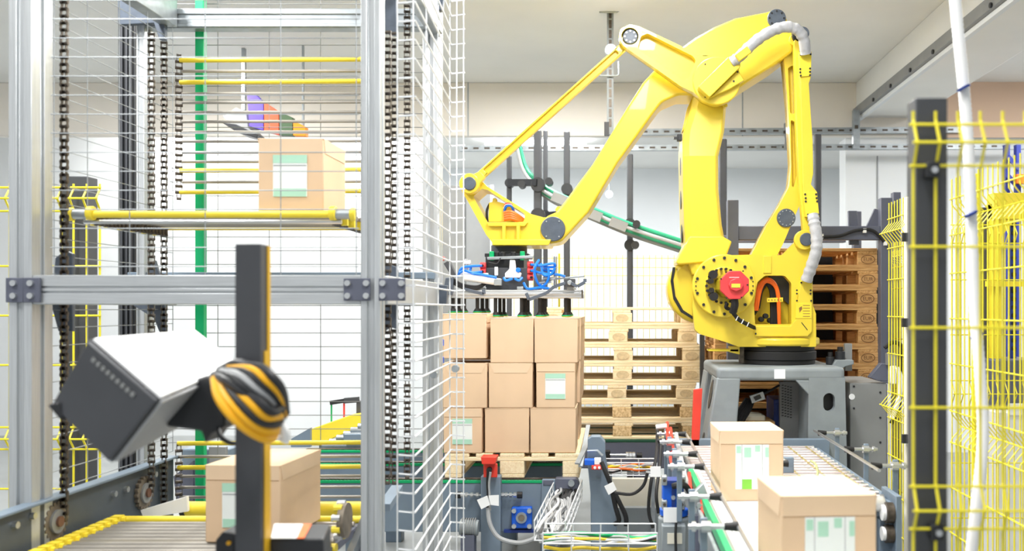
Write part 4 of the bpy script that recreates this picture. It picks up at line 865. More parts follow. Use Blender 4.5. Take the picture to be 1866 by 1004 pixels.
for i in range(26):
    a = random.uniform(1002, 1045); pts = []
    y = random.uniform(905, 925)
    for k in range(6): pts.append((a-12*k/5*1.4+random.uniform(-9, 9), y+k*13+random.uniform(-4, 4), 5.42-.11*k+random.uniform(-.04, .04)))
    MB().tube(pcurve(pts, 4), random.choice((.007, .009, .011)), 6).build('loose_cable', M[random.choice(('gcable', 'gcable', 'white', 'ycable' if i % 9 == 0 else 'gcable'))], t)
for i in range(8):
    a = random.uniform(1016, 1050)
    MB().tube(pcurve([(a, 890, 5.5), (a+random.uniform(-10, 10), 900, 5.45), (a-8, 912, 5.42), (a-16+random.uniform(-8, 8), 918, 5.4)], 4), .012, 6).build('loose_cable', M['rubber'], t)

# ------------------------------------------------------------------ roller conveyor with carton feed belt
ZR = .825
rcv = thing('roller_conveyor', 'roller conveyor with white belt, green strip and guide rails feeding cartons', 'conveyor', (.75, 4.2, 0))
XL, XR = .375, 1.18
YS, YE = 2.25, 5.62
MB().box(XL+.06, .86, YS, 4.05, ZR-.03, ZR).build('belt', M['white'], rcv, bevel=.006)
MB().box(XL+.04, .88, YS, 4.05, ZR-.10, ZR-.032).build('belt_bed', M['galv'], rcv)
# green strip along the left rail
MB().box(XL-.012, XL+.012, YS, 4.6, ZR-.01, ZR+.03).build('green_strip', M['green'], rcv, bevel=.002)
MB().box(XL+.014, XL+.05, YS, 4.7, ZR-.02, ZR+.012).build('edge_profile', M['white'], rcv, bevel=.003)
MB().box(XL-.03, XL-.014, YS, YE, ZR-.14, ZR-.012).build('side_beam', M['galv'], rcv, bevel=.004)
MB().box(XR, XR+.05, 4.02, YE, ZR-.14, ZR-.02).build('side_beam', M['slate'], rcv, bevel=.004)
MB().box(XL-.05, XR+.12, YE+.02, YE+.07, ZR-.09, ZR+.028).build('end_beam', M['slate'], rcv, bevel=.004)
me = MB().cyl((-.39, 0, 0), (.402, 0, 0), .025, 14).mesh('roller'); me.materials.append(M['roller']); me.polygons.foreach_set('use_smooth', [len(p.vertices) == 4 for p in me.polygons])
y = 4.12; i = 0
while y < YE:
    link('roller', me, (.785, y, ZR-.025), rcv); y += .085; i += 1
mep = MB().box(-.38, .38, -.009, .009, -.006, .006).mesh('gap_shade_bar'); mep.materials.append(M['pinkr'])  # bars coloured to imitate the darker gaps between the rollers
for k in range(17): link('gap_shade_bar', mep, (.785, 4.12+.0425+.085*k, ZR-.008), rcv)
for xx in (.905, 1.03, 1.135):     # drive bands between the rollers
    o = MB()
    for k in range(26): o.box(xx-.006, xx+.006, 4.13+k*.055, 4.13+k*.055+.03, ZR-.004, ZR+.001)
    o.build('drive_band', mat('olive_band', (176, 160, 108), .6), rcv)
MB().cyl((.44, 4.06, ZR-.03), (1.17, 4.06, ZR-.03), .034, 16).build('end_drum', M['roller'], rcv)
def rail(x, ya, yb, z, name='guide_rail'):
    MB().cyl((x, ya, z), (x, yb, z), .0075, 8).build(name, M['steel'], rcv)
ZG = ZR+.125
rail(XL+.02, YS, 5.15, ZG); rail(1.135, 4.0, 5.3, ZG); rail(.80, 4.35, 5.3, ZG-.02)
def clamp(x, y, s, z=ZG, rodl=.16):
    """guide clamp: black knuckle on the rail, steel rod going sideways (s = -1 left, 1 right), upright bracket"""
    k = MB().cyl((x, y, z), (x+s*.045, y, z), .017, 10, .012).build('rail_clamp', M['rubber'], rcv)
    MB().cyl((x+s*.04, y, z), (x+s*rodl, y, z), .0095, 8).build('rod', M['steel'], k)
    MB().cyl((x+s*(rodl*.55), y, z), (x+s*(rodl*.55+.03), y, z), .019, 8).build('nut', M['steel'], k)
    MB().cyl((x+s*(rodl*.85), y, z), (x+s*(rodl*.85+.012), y, z), .016, 8).build('nut', M['steel'], k)
    MB().box(x+s*rodl*.68-.012, x+s*rodl*.68+.012, y+.008, y+.022, ZR-.12, z+.025).build('upright', M['slate'], k, bevel=.003)
for y in (2.5, 2.98, 3.45, 4.1, 4.45, 4.85, 5.15): clamp(XL+.02, y, -1)
for y in (4.12, 4.6, 5.2): clamp(1.135, y, 1)
for y in (4.3, 4.75): clamp(.80, y, -1, ZG-.02, .1)
MB().pbox(1420, 834, 1447, 862, 4.55, .04).build('divider_bracket', M['slate'], rcv, bevel=.004)
MB().tube(pcurve([(1484, 880, 4.35), (1490, 862, 4.4), (1486, 846, 4.45), (1478, 840, 4.5)], 5), .006).build('green_lead', mat('olive_lead', (170, 176, 120), .5), rcv)
# right end: chain drive and legs
o = MB().box(1.2, 1.225, 3.98, 4.2, ZR-.42, ZR+.02).build('drive_plate', M['slate'], rcv, bevel=.004)
for zz_, r_ in ((ZR-.06, .045), (ZR-.15, .04)):
    MB().cyl((1.165, 4.02, zz_), (1.198, 4.02, zz_), r_, 18).build('chain_wheel', M['dsteel'], o); MB().cyl((1.15, 4.02, zz_), (1.164, 4.02, zz_), r_*.75, 16).build('white_disc', M['white'], o)
for x, yy in ((1.19, 4.1), (1.19, 5.5), (XL-.02, 2.5), (XL-.02, 5.5), (.84, 2.5)):
    MB().box(x-.04, x+.04, yy-.04, yy+.04, 0, ZR-.1).build('leg', M['slate'], rcv, bevel=.004)
MB().box(1.0, 1.26, 4.0, 4.1, ZR-.3, ZR-.25).build('cross_beam', M['slate'], rcv, bevel=.003); MB().cyl((1.1, 3.98, ZR-.48), (1.28, 3.98, ZR-.48), .012, 8).build('tie_rod', M['steel'], rcv)
# red and black control cables along the left guide
t = thing('control_cables', 'red and black control cables running along left conveyor guide', 'cable', (XL-.12, 4.8, ZR))
for k, (m, pts) in enumerate((('red', [(1216, 770, 5.2), (1217, 800, 5.0), (1222, 835, 4.8), (1228, 862, 4.6)]), ('red', [(1222, 780, 5.1), (1226, 815, 4.9), (1224, 845, 4.7), (1232, 866, 4.5)]), ('red', [(1256, 862, 4.4), (1258, 885, 4.3), (1258, 912, 4.2)]), ('red', [(1280, 912, 3.9), (1281, 928, 3.85), (1280, 944, 3.8)]),
       ('rubber', [(1198, 785, 5.2), (1196, 830, 5.0), (1186, 880, 4.9), (1182, 930, 4.9), (1190, 962, 4.9)]), ('rubber', [(1205, 800, 5.1), (1202, 850, 5.0), (1196, 900, 4.9), (1200, 935, 4.9)]), ('rubber', [(1180, 862, 5.1), (1172, 885, 5.1), (1152, 900, 5.1), (1120, 898, 5.1)]), ('gcable', [(1232, 790, 5.0), (1240, 830, 4.8), (1252, 880, 4.5), (1268, 920, 4.2)]))):
    MB().tube(pcurve(pts, 6), .009 if m != 'gcable' else .012, 6).build('cable', M[m], t)
MB().pbox(1185, 850, 1204, 869, 4.85, .003).build('paper_tag', M['paper'], t)
for x, y in ((1205, 778), (1208, 804), (1222, 806)): MB().cyl(at(x-10, y, 5.1), at(x+10, y-2, 5.1), .013, 8).build('sensor', M['white'] if x != 1208 else M['rubber'], t)
# gear motor hanging at the left of the conveyor
gm = thing('gear_motor', 'blue gearbox with grey electric motor and white tag beside conveyor', 'motor', at(1226, 1000, 4.2))
YG2 = 4.22
gb = MB().pbox(1208, 880, 1246, 928, YG2, .12).build('gearbox', M['blue'], gm, bevel=.006)
for a, b in ((1206, 868), (1240, 868), (1206, 912), (1238, 912)): 
    o = MB().pbox(a, b, a+10, b+17, YG2-.02, .05).build('corner_lug', M['galv'], gb, bevel=.004); MB().disc(a+5, b+8, YG2-.03, 3, .02, 8).build('bolt', M['dsteel'], gb)
MB().pbox(1216, 876, 1240, 882, YG2-.015, .1).build('rib', M['navy'], gb); MB().pbox(1224, 884, 1230, 926, YG2-.012, .05).build('slot', M['navy'], gb); MB().disc(1227, 907, YG2-.02, 4, .02, 12).build('vent_plug', M['steel'], gb)
MB().cyl(at(1228, 938, YG2+.05), at(1228, 926, YG2+.05), .065, 24).build('flange', M['blue'], gm, bevel=.004)
MB().cyl(at(1228, 1060, YG2+.05), at(1228, 940, YG2+.05), .072, 24).build('motor_body', M['ped'], gm, bevel=.01)
o = MB().pbox(1206, 958, 1250, 1010, YG2-.06, .06).build('terminal_box', M['ped'], gm, bevel=.006); MB().pbox(1216, 972, 1243, 991, YG2-.064, .004).build('type_plate', M['cream'], o)
MB().pbox(1209, 925, 1234, 952, YG2-.05, .003).build('paper_tag', M['paper'], gm)
MB().tube(pcurve([(1232, 952, YG2-.07), (1231, 975, YG2-.08), (1232, 1010, YG2-.08)], 4), .006).build('cable', M['rubber'], gm)
MB().tube(pcurve([(1226, 886, YG2-.02), (1236, 884, YG2-.03), (1250, 886, YG2-.02), (1258, 900, YG2)], 5), .014).build('cable', M['rubber'], gm)
for dx in (-12, -6, 0, 6, 12): MB().cyl(at(1228, 1050, YG2+.05+dx*.0), at(1228, 1049, YG2+.05), .08, 20).build('cooling_fin', M['cab'], gm) if dx == 0 else None
MB().box(xa(1228, YG2)-.03, xa(1228, YG2)+.03, YG2+.02, YG2+.08, 0, za(1055, YG2)).build('stand', M['frame'], gm)
# galvanised brackets between motor and belt
t = thing('bracket_cluster', 'galvanised brackets and bolts between gear motor and green strip', 'bracket', at(1290, 960, 3.8))
MB().prism(pxo([(1262, 900, 3), (1282, 880), (1300, 930), (1320, 1010), (1290, 1010), (1272, 940)], 3.9), 3.9, 3.94).build('plate', M['galv'], t, bevel=.004)
for x, y in ((1266, 930), (1275, 922), (1285, 936), (1296, 985), (1303, 998), (1293, 966), (1268, 945)): MB().disc(x, y, 3.86, 5, .03, 6).build('bolt', M['steel'], t)
MB().prism(pxo([(1262, 940), (1272, 940), (1288, 1010), (1268, 1010)], 3.85), 3.85, 3.88).build('dark_plate', M['frame'], t)

carton('farther labelled carton on the belt in front of the robot pedestal', .272, .30, .30, (xa(1366, 4.0), 3.97+.15, ZR+.001), .03, 'label', 'cartons on the belt')
carton('nearest carton with green and white label on the belt, front right', .27, .30, .30, (xa(1504, 2.6), 2.6+.15, ZR+.001), .07, 'label', 'cartons on the belt')

t = thing('sensor_pole', 'slim aluminium pole with blue clamps left of the carton stack', 'pole', (xa(802, 5.3), 5.3, 0))
MB().cyl((xa(802, 5.3), 5.3, 0), (xa(802, 5.3), 5.3, za(575, 5.3)), .012, 10).build('pole', M['galv'], t)
for y in (625, 657): MB().pbox(797, y-6, 806, y+6, 5.27, .06).build('blue_clamp', M['blue'], t, bevel=.004)
MB().cyl((xa(802, 5.3), 5.3, 0), (xa(802, 5.3), 5.3, .015), .06, 16).build('foot', M['galv'], t)
# ------------------------------------------------------------------ lift cage
def profile(name, x0, x1, y0, y1, z0, z1, parent, m='alu'):
    """aluminium extrusion standing upright with a slot in each face"""
    w_, d_ = x1-x0, y1-y0; s = .012; g = .014; cx, cy = (x0+x1)/2, (y0+y1)/2
    o = [(x0, y0), (cx-s, y0), (cx-s, y0+g), (cx+s, y0+g), (cx+s, y0), (x1, y0), (x1, cy-s), (x1-g, cy-s), (x1-g, cy+s), (x1, cy+s), (x1, y1), (cx+s, y1), (cx+s, y1-g), (cx-s, y1-g), (cx-s, y1), (x0, y1), (x0, cy+s), (x0+g, cy+s), (x0+g, cy-s), (x0, cy-s)]
    n = len(o); vs = [(x, y, z0) for x, y in o]+[(x, y, z1) for x, y in o]
    return MB().add(vs, [tuple(range(n-1, -1, -1)), tuple(range(n, 2*n))]+[(i, (i+1) % n, n+(i+1) % n, n+i) for i in range(n)]).build(name, M[m], parent, bevel=.003)
YF = 3.4
XLp, XRp = xa(15, YF), xa(657, YF)
cg = thing('carton_lift', 'aluminium profile frame of the vertical carton lift', 'frame', ((XLp+XRp)/2, 4, 0))
profile('front_post', XLp, XLp+.085, YF, YF+.13, 0, 3.35, cg)
profile('front_post', XRp, XRp+.072, YF, YF+.07, 0, 3.35, cg)
profile('rear_post', xa(770, 4.6), xa(801, 4.6), 4.6, 4.69, 0, 3.35, cg)
profile('rear_post', xa(248, 4.55), xa(263, 4.55), 4.55, 4.64, 0, 3.35, cg)
zb0, zb1 = za(555, YF), za(501, YF)
mb = MB().box(XLp+.085, XRp, YF+.012, YF+.09, zb0, zb1)
for u in (.2, .8): mb.box(XLp+.086, XRp-.001, YF+.004, YF+.012, zb0+(zb1-zb0)*u-.02, zb0+(zb1-zb0)*u+.02)
mb.box(XLp+.086, XRp-.001, YF+.0045, YF+.012, zb0+(zb1-zb0)*.5-.006, zb0+(zb1-zb0)*.5+.006)
mb.build('front_beam', M['aluh'], cg, bevel=.002)
MB().box(XRp+.01, XRp+.078, YF+.09, 4.6, zb0, zb1).build('side_beam', M['alu'], cg, bevel=.004)
MB().box(XLp+.01, XLp+.078, YF+.13, 4.55, zb0, zb1).build('side_beam', M['alu'], cg, bevel=.004)
MB().box(xa(230, 4.56), xa(790, 4.56), 4.57, 4.63, za(508, 4.57), za(496, 4.57)).build('rear_beam', M['slate'], cg, bevel=.003)
tb0, tb1 = za(50, 4.55), za(14, 4.55)
mb = MB().box(xa(263, 4.55), xa(775, 4.55), 4.56, 4.63, tb0, tb1); mb.box(xa(263, 4.55), xa(775, 4.55), 4.552, 4.56, tb1-.03, tb1-.004); mb.box(xa(263, 4.55), xa(775, 4.55), 4.552, 4.56, tb0+.004, tb0+.02)
mb.build('top_rear_beam', M['galv'], cg, bevel=.003)
MB().box(XRp+.01, XRp+.078, YF+.09, 4.6, tb0-.02, tb1+.05).build('top_side_beam', M['galv'], cg, bevel=.004)
MB().box(XLp+.01, XLp+.078, YF+.13, 4.55, tb0, tb1+.05).build('top_side_beam', M['galv'], cg, bevel=.004)
for pts, Y in (([(214, -10), (300, -10), (300, 72), (290, 72), (280, 42), (215, 45)], 4.5), ([(662, 0), (722, -10), (722, 64), (708, 58), (700, 60), (700, 0)], 3.9), ([(700, 54), (722, 22), (722, 64), (708, 62)], 4.2)):
    MB().prism(pxo(pts, Y), Y, Y+.03).build('gusset', M['disc'], cg, bevel=.003)
for pts in ([(786, -6), (808, -6), (806, 18), (788, 20)], [(786, 518), (815, 520), (813, 558), (790, 552)]): MB().prism(pxo(pts, 4.5), 4.5, 4.54).build('gusset', M['disc'], cg, bevel=.003)
for pts, Y in (([(700, 478), (722, 486), (722, 600), (712, 596), (700, 604)], 3.72), ([(240, 555), (300, 555), (302, 605), (290, 605), (280, 580)], 4.4), ([(100, 470), (118, 456), (132, 462), (132, 604), (106, 604), (94, 560)], 3.62), ([(268, 480), (282, 474), (290, 500), (268, 505)], 4.3)):
    MB().prism(pxo(pts, Y), Y, Y+.02).build('chain_cover', M['disc'], cg, bevel=.003)
for a, b in ((10, 42), (42, 72), (626, 674), (690, 738)):
    Y = YF-.012; o = MB().pbox(a, 506 if a < 600 else 507, b, 551 if a < 600 else 548, Y, .012).build('corner_plate', M['frame'], cg, bevel=.002)
    bolts(o, [at(x, y, Y) for x in ((a+8, b-6) if a >= 600 else ((a+b)/2,)) for y in (516, 539)], .011, .012, M['steel'], 'bolt', 10)
# cage mesh panels
zt_ = 3.3; pit = .069
zup = [zb1+.03+pit*i for i in range(int((zt_-zb1-.03)/pit)+1)]
zlo = [zb0-.03-pit*i for i in range(7)]
mesh_panel('wire_mesh', 'light wire mesh panel closing the upper lift front', xa(100, 3.39), xa(650, 3.39), 3.385, zb1, zt_, .002, .245, zup, m='wire', cat='mesh panel', amp=.02, group='lift mesh panels')
mesh_panel('wire_mesh', 'wire mesh panel on the left lift side', 3.56, 4.54, XLp+.06, .95, zt_, .0019, .245, [.95+pit*i for i in range(34)], axis='y', m='wire', cat='mesh panel', group='lift mesh panels')
mesh_panel('wire_mesh', 'thin wire mesh panel across the back of the lift', xa(300, 4.68), xa(770, 4.68), 4.70, .9, 3.2, .0021, .245, [.9+pit*i for i in range(34)], m='cab', cat='mesh panel', group='lift mesh panels')
# folded right side panel
t = thing('wire_mesh', 'folded white wire mesh panel on the right lift side', 'mesh panel', (-.75, 3.9, .3), 'lift mesh panels')
plan = [(xa(727, 3.42), 3.42), (xa(756, 3.40), 3.40), (xa(822, 4.45), 4.45), (xa(847, 4.43), 4.43)]
me = MB().tube([(x, y, 0) for x, y in plan], .0038, 6).mesh('wire'); me.materials.append(M['wirew'])
for i in range(44): link('wire', me, (0, 0, .35+i*pit), t)
vp = [plan[0], plan[1], plan[2], plan[3], ((plan[2][0]+plan[3][0])/2, 4.44)]+[(plan[1][0]+(plan[2][0]-plan[1][0])*u, plan[1][1]+(plan[2][1]-plan[1][1])*u) for u in (.3, .62)]
me = MB().tube([(0, 0, .33), (0, 0, 3.34)], .0032, 6).mesh('wire'); me.materials.append(M['wirew'])
for x, y in vp: link('wire', me, (x-.006, y, 0), t)
for a, b, Y in ((829, 672, 4.4), (790, 683, 3.95)): MB().disc(a, b, Y, 7, .03, 8).build('mesh_clip', M['galv'], t)
# roller chains: every link a part
def link_mesh(outer, pitch, wd):
    mb = MB(); o = wd*(.5 if outer else .32); th = wd*.1; r = pitch*.36
    for s in (-1, 1):
        pts = []
        for c, a0 in ((-pitch/2, PI), (pitch/2, 0)):
            for k in range(5):
                a = a0+PI/2-PI*k/4 if False else a0-PI/2+PI*k/4
                pts.append((r*math.sin(0)+r*math.cos(a)*0+r*(-math.sin(a)) if False else r*math.sin(a), c+r*math.cos(a)*(1)))
        # dumbbell plate outline (x, z)
        pts = [(-r, -pitch*.42), (-r*.6, -pitch*.72), (r*.6, -pitch*.72), (r, -pitch*.42), (r*.62, 0), (r, pitch*.42), (r*.6, pitch*.72), (-r*.6, pitch*.72), (-r, pitch*.42), (-r*.62, 0)]
        mb.prism(pts, s*o-th/2, s*o+th/2)
    for c in (-pitch/2, pitch/2): mb.cyl((0, -o-(th if outer else 0), c), (0, o+(th if outer else 0), c), r*.72, 6)
    return mb
CM = {}
def chain(label, px, Y, ya, yb, pitch=.0265, wd=.025, rot=0, parent=None):
    z0, z1 = za(yb, Y), za(ya, Y); x = xa(px, Y)
    t = parent or thing('roller_chain', label, 'chain', (x, Y, z0), 'lift chains')
    for k in (0, 1):
        if (k, pitch) not in CM: CM[k, pitch] = link_mesh(k, pitch, wd).mesh('link'); CM[k, pitch].materials.append(M['dsteel'])
    n = int((z1-z0)/pitch)
    for i in range(n): link('link', CM[i % 2, pitch], (x, Y, z0+(i+.5)*pitch), t, rot=(0, 0, PI/2+rot))
    return t
chain('long dark roller chain at the left front of the lift', 117, 3.58, -60, 948, rot=0.00)
chain('dark roller chain behind, left of the two inner left chains', 276, 4.22, 60, 895, rot=0.20)
chain('dark roller chain, right of the two inner left chains', 299, 4.36, 70, 925, rot=0.20)
chain('dark roller chain touching the right front lift post', 706, 3.62, 50, 880, rot=0.00)
chain('dark roller chain second from the right front lift post', 719, 3.74, 55, 880, rot=0.00)
chain('dark roller chain furthest right inside the mesh side', 742, 4.3, 10, 870, rot=0.10)
# slat curtains (hanging carriers)
def curtain(label, Y, xa_, xb_, ys, yels, chains):
    t = thing('slat_carrier', label, 'carrier', at((xa_+xb_)/2, max(ys+yels), Y))
    for y in ys: MB().cyl(at(xa_, y, Y), at(xb_, y-1, Y), .0075, 8).build('slat_rod', M['rod'], t)
    for y in yels: MB().cyl(at(xa_-4, y, Y), at(xb_+2, y-2, Y), .0115, 10).build('yellow_rod', M['yel2'], t)
    for px, a, b in chains: chain('', px, Y, a, b, .03, .028, .5, t)
    return t
curtain('hanging slat carrier with grey rods and yellow bars, upper lift', 4.5, 332, 668, [130, 171, 187, 205, 222, 241, 258, 278, 295, 332], [110, 150, 311, 350], [(326, 100, 362), (664, 90, 362)])
curtain('lower slat carrier with grey rods behind the bottom carton', 4.5, 328, 668, [832, 868, 888, 906], [808, 852], [(326, 802, 912), (664, 802, 912)])
for px in (296, 302): pass
# loaded platform carrier
YP0, ZPf = 3.64, za(383, 3.6)
pf = thing('lift_platform', 'yellow barred lift platform carrying the raised carton', 'platform', (xa(388, 3.9), 3.9, ZPf))
xl_, xr2 = xa(125, YP0), xa(648, YP0)
MB().cyl((xl_+.06, YP0, ZPf-.012), (xr2-.07, YP0, ZPf-.012), .014, 12).build('yellow_bar', M['yel2'], pf)
MB().cyl((xl_+.04, YP0+.62, ZPf-.012), (xr2-.04, YP0+.62, ZPf-.012), .0115, 12).build('yellow_bar', M['yel2'], pf)
for k in range(11): MB().cyl((xl_+.05, YP0+.055+k*.052, ZPf-.009), (xr2-.05, YP0+.055+k*.052, ZPf-.009), .009, 8).build('slat_rod', M['rod'] if k % 5 else M['yel2'], pf)
MB().cyl((xl_+.05, YP0+.02, ZPf-.04), (xr2-.06, YP0+.02, ZPf-.04), .009, 8).build('support_rod', M['steel'], pf)
for s, x in ((1, xl_), (-1, xr2)):
    MB().cyl((x, YP0, ZPf-.012), (x+s*.02, YP0, ZPf-.012), .026, 12).build('yellow_cap', M['yel2'], pf, bevel=.004)
    MB().cyl((x+s*.02, YP0, ZPf-.012), (x+s*.075, YP0, ZPf-.012), .019, 12).build('bearing', M['galv'], pf)
    MB().cyl((x+s*.075, YP0, ZPf-.008), (x+s*.1, YP0, ZPf-.008), .028, 12).build('yellow_cap', M['yel2'], pf, bevel=.004)
    me = link_mesh(1, .03, .028).mesh('link'); me.materials.append(M['dsteel'])
    for k in range(19): link('link', me, (x+s*.09, YP0+.04+k*.031, ZPf-.035), pf, rot=(PI/2, 0, .6))
    for k in range(6): MB().box(x+s*.05, x+s*.085, YP0+.06+k*.1, YP0+.08+k*.1, ZPf-.05, ZPf-.02).build('yellow_lug', M['yel2'], pf)
carton('carton riding on the raised lift platform', .258, .30, .288, (xa(530, 3.68), 3.68+.15, ZPf+.004), .0, 'mint', 'cartons in the lift')
# bottom conveyor of the lift
ZL = .775
lc = thing('lift_infeed_conveyor', 'infeed roller bed with yellow chain edge at the lift bottom', 'conveyor', (xa(300, 3.5), 3.5, 0))
xi0, xi1 = xa(80, 3.4), xa(652, 3.5)
me = MB().cyl((xi0+.04, 0, 0), (xi1-.1, 0, 0), .012, 10).mesh('roller'); me.materials.append(M['rod'])
for k in range(16): link('roller', me, (0, 3.0+k*.054, ZL-.012), lc)
MB().cyl((xi0+.02, 3.88, ZL-.008), (xi1-.08, 3.88, ZL-.008), .016, 10).build('yellow_bar', M['yel2'], lc)
MB().cyl((xi0+.02, 3.5, ZL-.03), (xi1-.08, 3.5, ZL-.03), .02, 10).build('yellow_bar', M['yel2'], lc)
MB().cyl((xa(340, 4.05), 4.05, ZL+.0), (xi1-.04, 4.05, ZL+.0), .032, 14).build('yellow_roller', M['yel2'], lc); MB().cyl((xa(332, 4.05), 4.05, ZL+.0), (xa(341, 4.05), 4.05, ZL), .034, 14).build('roller_end', M['rubber'], lc)
MB().prism(pxo([(256, 930), (340, 905), (342, 932), (262, 945)], 4.0), 4.0, 4.02).build('white_guide', M['white'], lc)
me = MB().box(-.02, .02, -.02, .02, -.018, .012).cyl((0, 0, -.004), (.035, 0, -.004), .012, 6).mesh('yellow_link'); me.materials.append(M['yel2'])
for k in range(17): link('yellow_link', me, (xi0+.02, 3.0+k*.054, ZL), lc)
xp = xa(62, 3.4)-.03
pl = MB().hexa([(xp, 2.9, .55), (xp+.02, 2.9, .55), (xp+.02, 4.5, .55), (xp, 4.5, .55), (xp, 3.02, .93), (xp+.02, 3.02, .93), (xp+.02, 4.5, .93), (xp, 4.5, .93)]).build('side_plate', mat('dark_plate_paint', (74, 82, 90), .45, var=.08), lc, bevel=.005)
MB().box(xp-.01, xp+.045, 3.1, 4.5, .925, .937).build('top_flange', M['slate'], lc, bevel=.003)
for yy, zz_ in ((3.3, .88), (3.4, .89), (3.95, .86), (4.05, .86), (4.3, .88)): MB().cyl((xp+.02, yy, zz_), (xp+.036, yy, zz_), .013, 8).build('bolt', M['steel'], pl)
for px, py, Y in ((98, 950, 3.55), (261, 898, 4.2)):
    c = at(px, py, Y); sp = MB(); N = 18
    for k in range(N):
        a = 2*PI*k/N; sp.cyl(c+Vector((-.012, math.cos(a)*.068, math.sin(a)*.068)), c+Vector((.012, math.cos(a)*.068, math.sin(a)*.068)), .009, 5)
    o = sp.cyl(c+Vector((-.011, 0, 0)), c+Vector((.011, 0, 0)), .066, 28).build('sprocket', M['rust'], lc)
    MB().cyl(c+Vector((.011, 0, 0)), c+Vector((.02, 0, 0)), .045, 22).build('hub', M['cab'], o); MB().cyl(c+Vector((.02, 0, 0)), c+Vector((.03, 0, 0)), .02, 14).build('shaft', mat('rusty_shaft', (118, 84, 66), .6, .2), o)
    MB().cyl((xp+.02, c.y, c.z), (c.x, c.y, c.z), .02, 10).build('axle', M['dsteel'], o)
# right hand sprocket gear at the foot of the right post
for px, py, Y in ((628, 948, 3.5),):
    c = at(px, py, Y); o = MB().cyl(c+Vector((-.012, 0, 0)), c+Vector((.012, 0, 0)), .066, 24).build('sprocket', M['rust'], lc)
    for k in range(9): MB().cyl(c+Vector((-.03, math.cos(k*.7)*.06, math.sin(k*.7)*.06)), c+Vector((.0, math.cos(k*.7)*.06, math.sin(k*.7)*.06)), .014, 8).build('yellow_stud', M['yel2'] if k % 2 else M['steel'], o)
MB().bar(at(640, 1010, 3.45), at(676, 925, 3.5), .05, .02).build('stay', M['galv'], lc); MB().bar(at(700, 925, 3.9), at(724, 890, 4.2), .05, .03).build('stay', M['slate'], lc)
for x in (xi0+.05, xi1-.06):
    for yy in (3.1, 3.8): MB().box(x-.03, x+.03, yy-.03, yy+.03, 0, ZL-.03).build('leg', M['frame'], lc)
MB().box(xi0+.03, xi0+.05, 2.95, 3.9, ZL-.05, ZL-.02).build('chain_guide', M['frame'], lc); MB().box(xi1-.11, xi1-.09, 2.95, 3.9, ZL-.05, ZL-.02).build('chain_guide', M['frame'], lc)
carton('carton on the lift infeed partly behind the black post', .285, .40, .288, (xa(448, 3.46), 3.46+.2, ZL+.001), -.06, 'mint', 'cartons in the lift')
# machines seen behind the lift: yellow guard and stepped rollers
t = thing('curved_infeed', 'yellow guard plate with stepped grey rollers behind the lift', 'conveyor', (xa(610, 6.9), 6.9, 0))
MB().prism(pxo([(560, 800), (566, 782, 4), (640, 756, 6), (662, 753), (662, 775), (600, 802), (590, 812), (560, 812)], 6.9), 6.9, 6.98).build('guard', M['yel2'], t, bevel=.006)
for i in range(6): MB().cyl(at(588+i*13, 812-i*7, 6.85-.0), at(680, 812-i*7, 6.85), .025, 10).build('roller', M['galv'], t)
MB().pbox(626, 792, 662, 806, 6.78, .06).build('cover', M['slate'], t); MB().box(xa(580, 6.9), xa(660, 6.9), 6.92, 6.97, 0, za(810, 6.9)).build('stand', M['slate'], t)
MB().prism(pxo([(530, 800), (565, 780), (565, 815), (530, 815)], 6.7), 6.7, 6.74).build('wedge', M['slate'], t)
t = thing('proximity_sensor', 'thin black sensor arm with red tip above the yellow guard', 'sensor', at(630, 735, 7.0))
MB().bar(at(602, 734, 7.0), at(628, 730, 7.0), .03, .03).build('arm', M['black'], t); MB().bar(at(628, 730, 7.0), at(654, 728, 7.0), .04, .04).build('arm', M['post'], t)
MB().bar(at(604, 735, 7.0), at(604, 790, 7.02), .012, .012).build('green_lead', M['green'], t); MB().bar(at(627, 733, 7.0), at(627, 790, 7.02), .014, .014).build('red_lead', M['redm'], t)
MB().bar(at(654, 730, 7.0), (xa(654, 7), 7.0, 0), .03, .03).build('mast', M['post'], t)
t = thing('slate_machine', 'slate machine housing behind green rail at lift bottom', 'machine', (xa(390, 5.6), 5.6, 0))
MB().box(xa(330, 5.6), xa(416, 5.6), 5.6, 5.9, 0, za(818, 5.6)).build('body', M['slate'], t, bevel=.01); MB().prism(pxo([(316, 868), (352, 840), (352, 920), (322, 920)], 5.58), 5.58, 5.6).build('side_wing', M['frame'], t); MB().box(xa(380, 5.57), xa(412, 5.57), 5.57, 5.6, za(850, 5.57), za(814, 5.57)).build('cover', M['cab'], t, bevel=.005)
# ------------------------------------------------------------------ foreground left: post, scanner, cables
YB0 = 2.2
t = thing('scanner_post', 'charcoal square post with yellow edge in the left foreground', 'post', (xa(455, YB0), YB0, 0))
MB().box(xa(428, YB0), xa(475.5, YB0), YB0, YB0+.055, .01, za(444, YB0)).build('tube', M['post'], t, bevel=.002)
MB().box(xa(475.5, YB0)+.0005, xa(475.5, YB0)+.003, YB0+.036, YB0+.054, za(640, YB0), za(446, YB0)).build('yellow_edge', mat('amber_paint', (204, 160, 28), .5), t)
MB().box(xa(475.5, YB0)+.0005, xa(475.5, YB0)+.003, YB0+.016, YB0+.054, .1, za(640, YB0)).build('yellow_edge', mat('amber_paint', (204, 160, 28), .5), t)
MB().box(xa(410, YB0), xa(494, YB0), YB0-.04, YB0+.1, 0, .01).build('foot_plate', M['post'], t)
sc = thing('scanner_hood', 'black barcode scanner hood with white top fixed to the charcoal post', 'scanner', at(260, 730, 2.2))
A = [at(168, 622, 2.14), at(292, 729, 2.05), at(206, 839, 2.10), at(103, 737, 2.19)]
Bk = [at(352, 606, 2.62), at(432, 668, 2.5), at(352, 760, 2.5), at(300, 700, 2.62)]
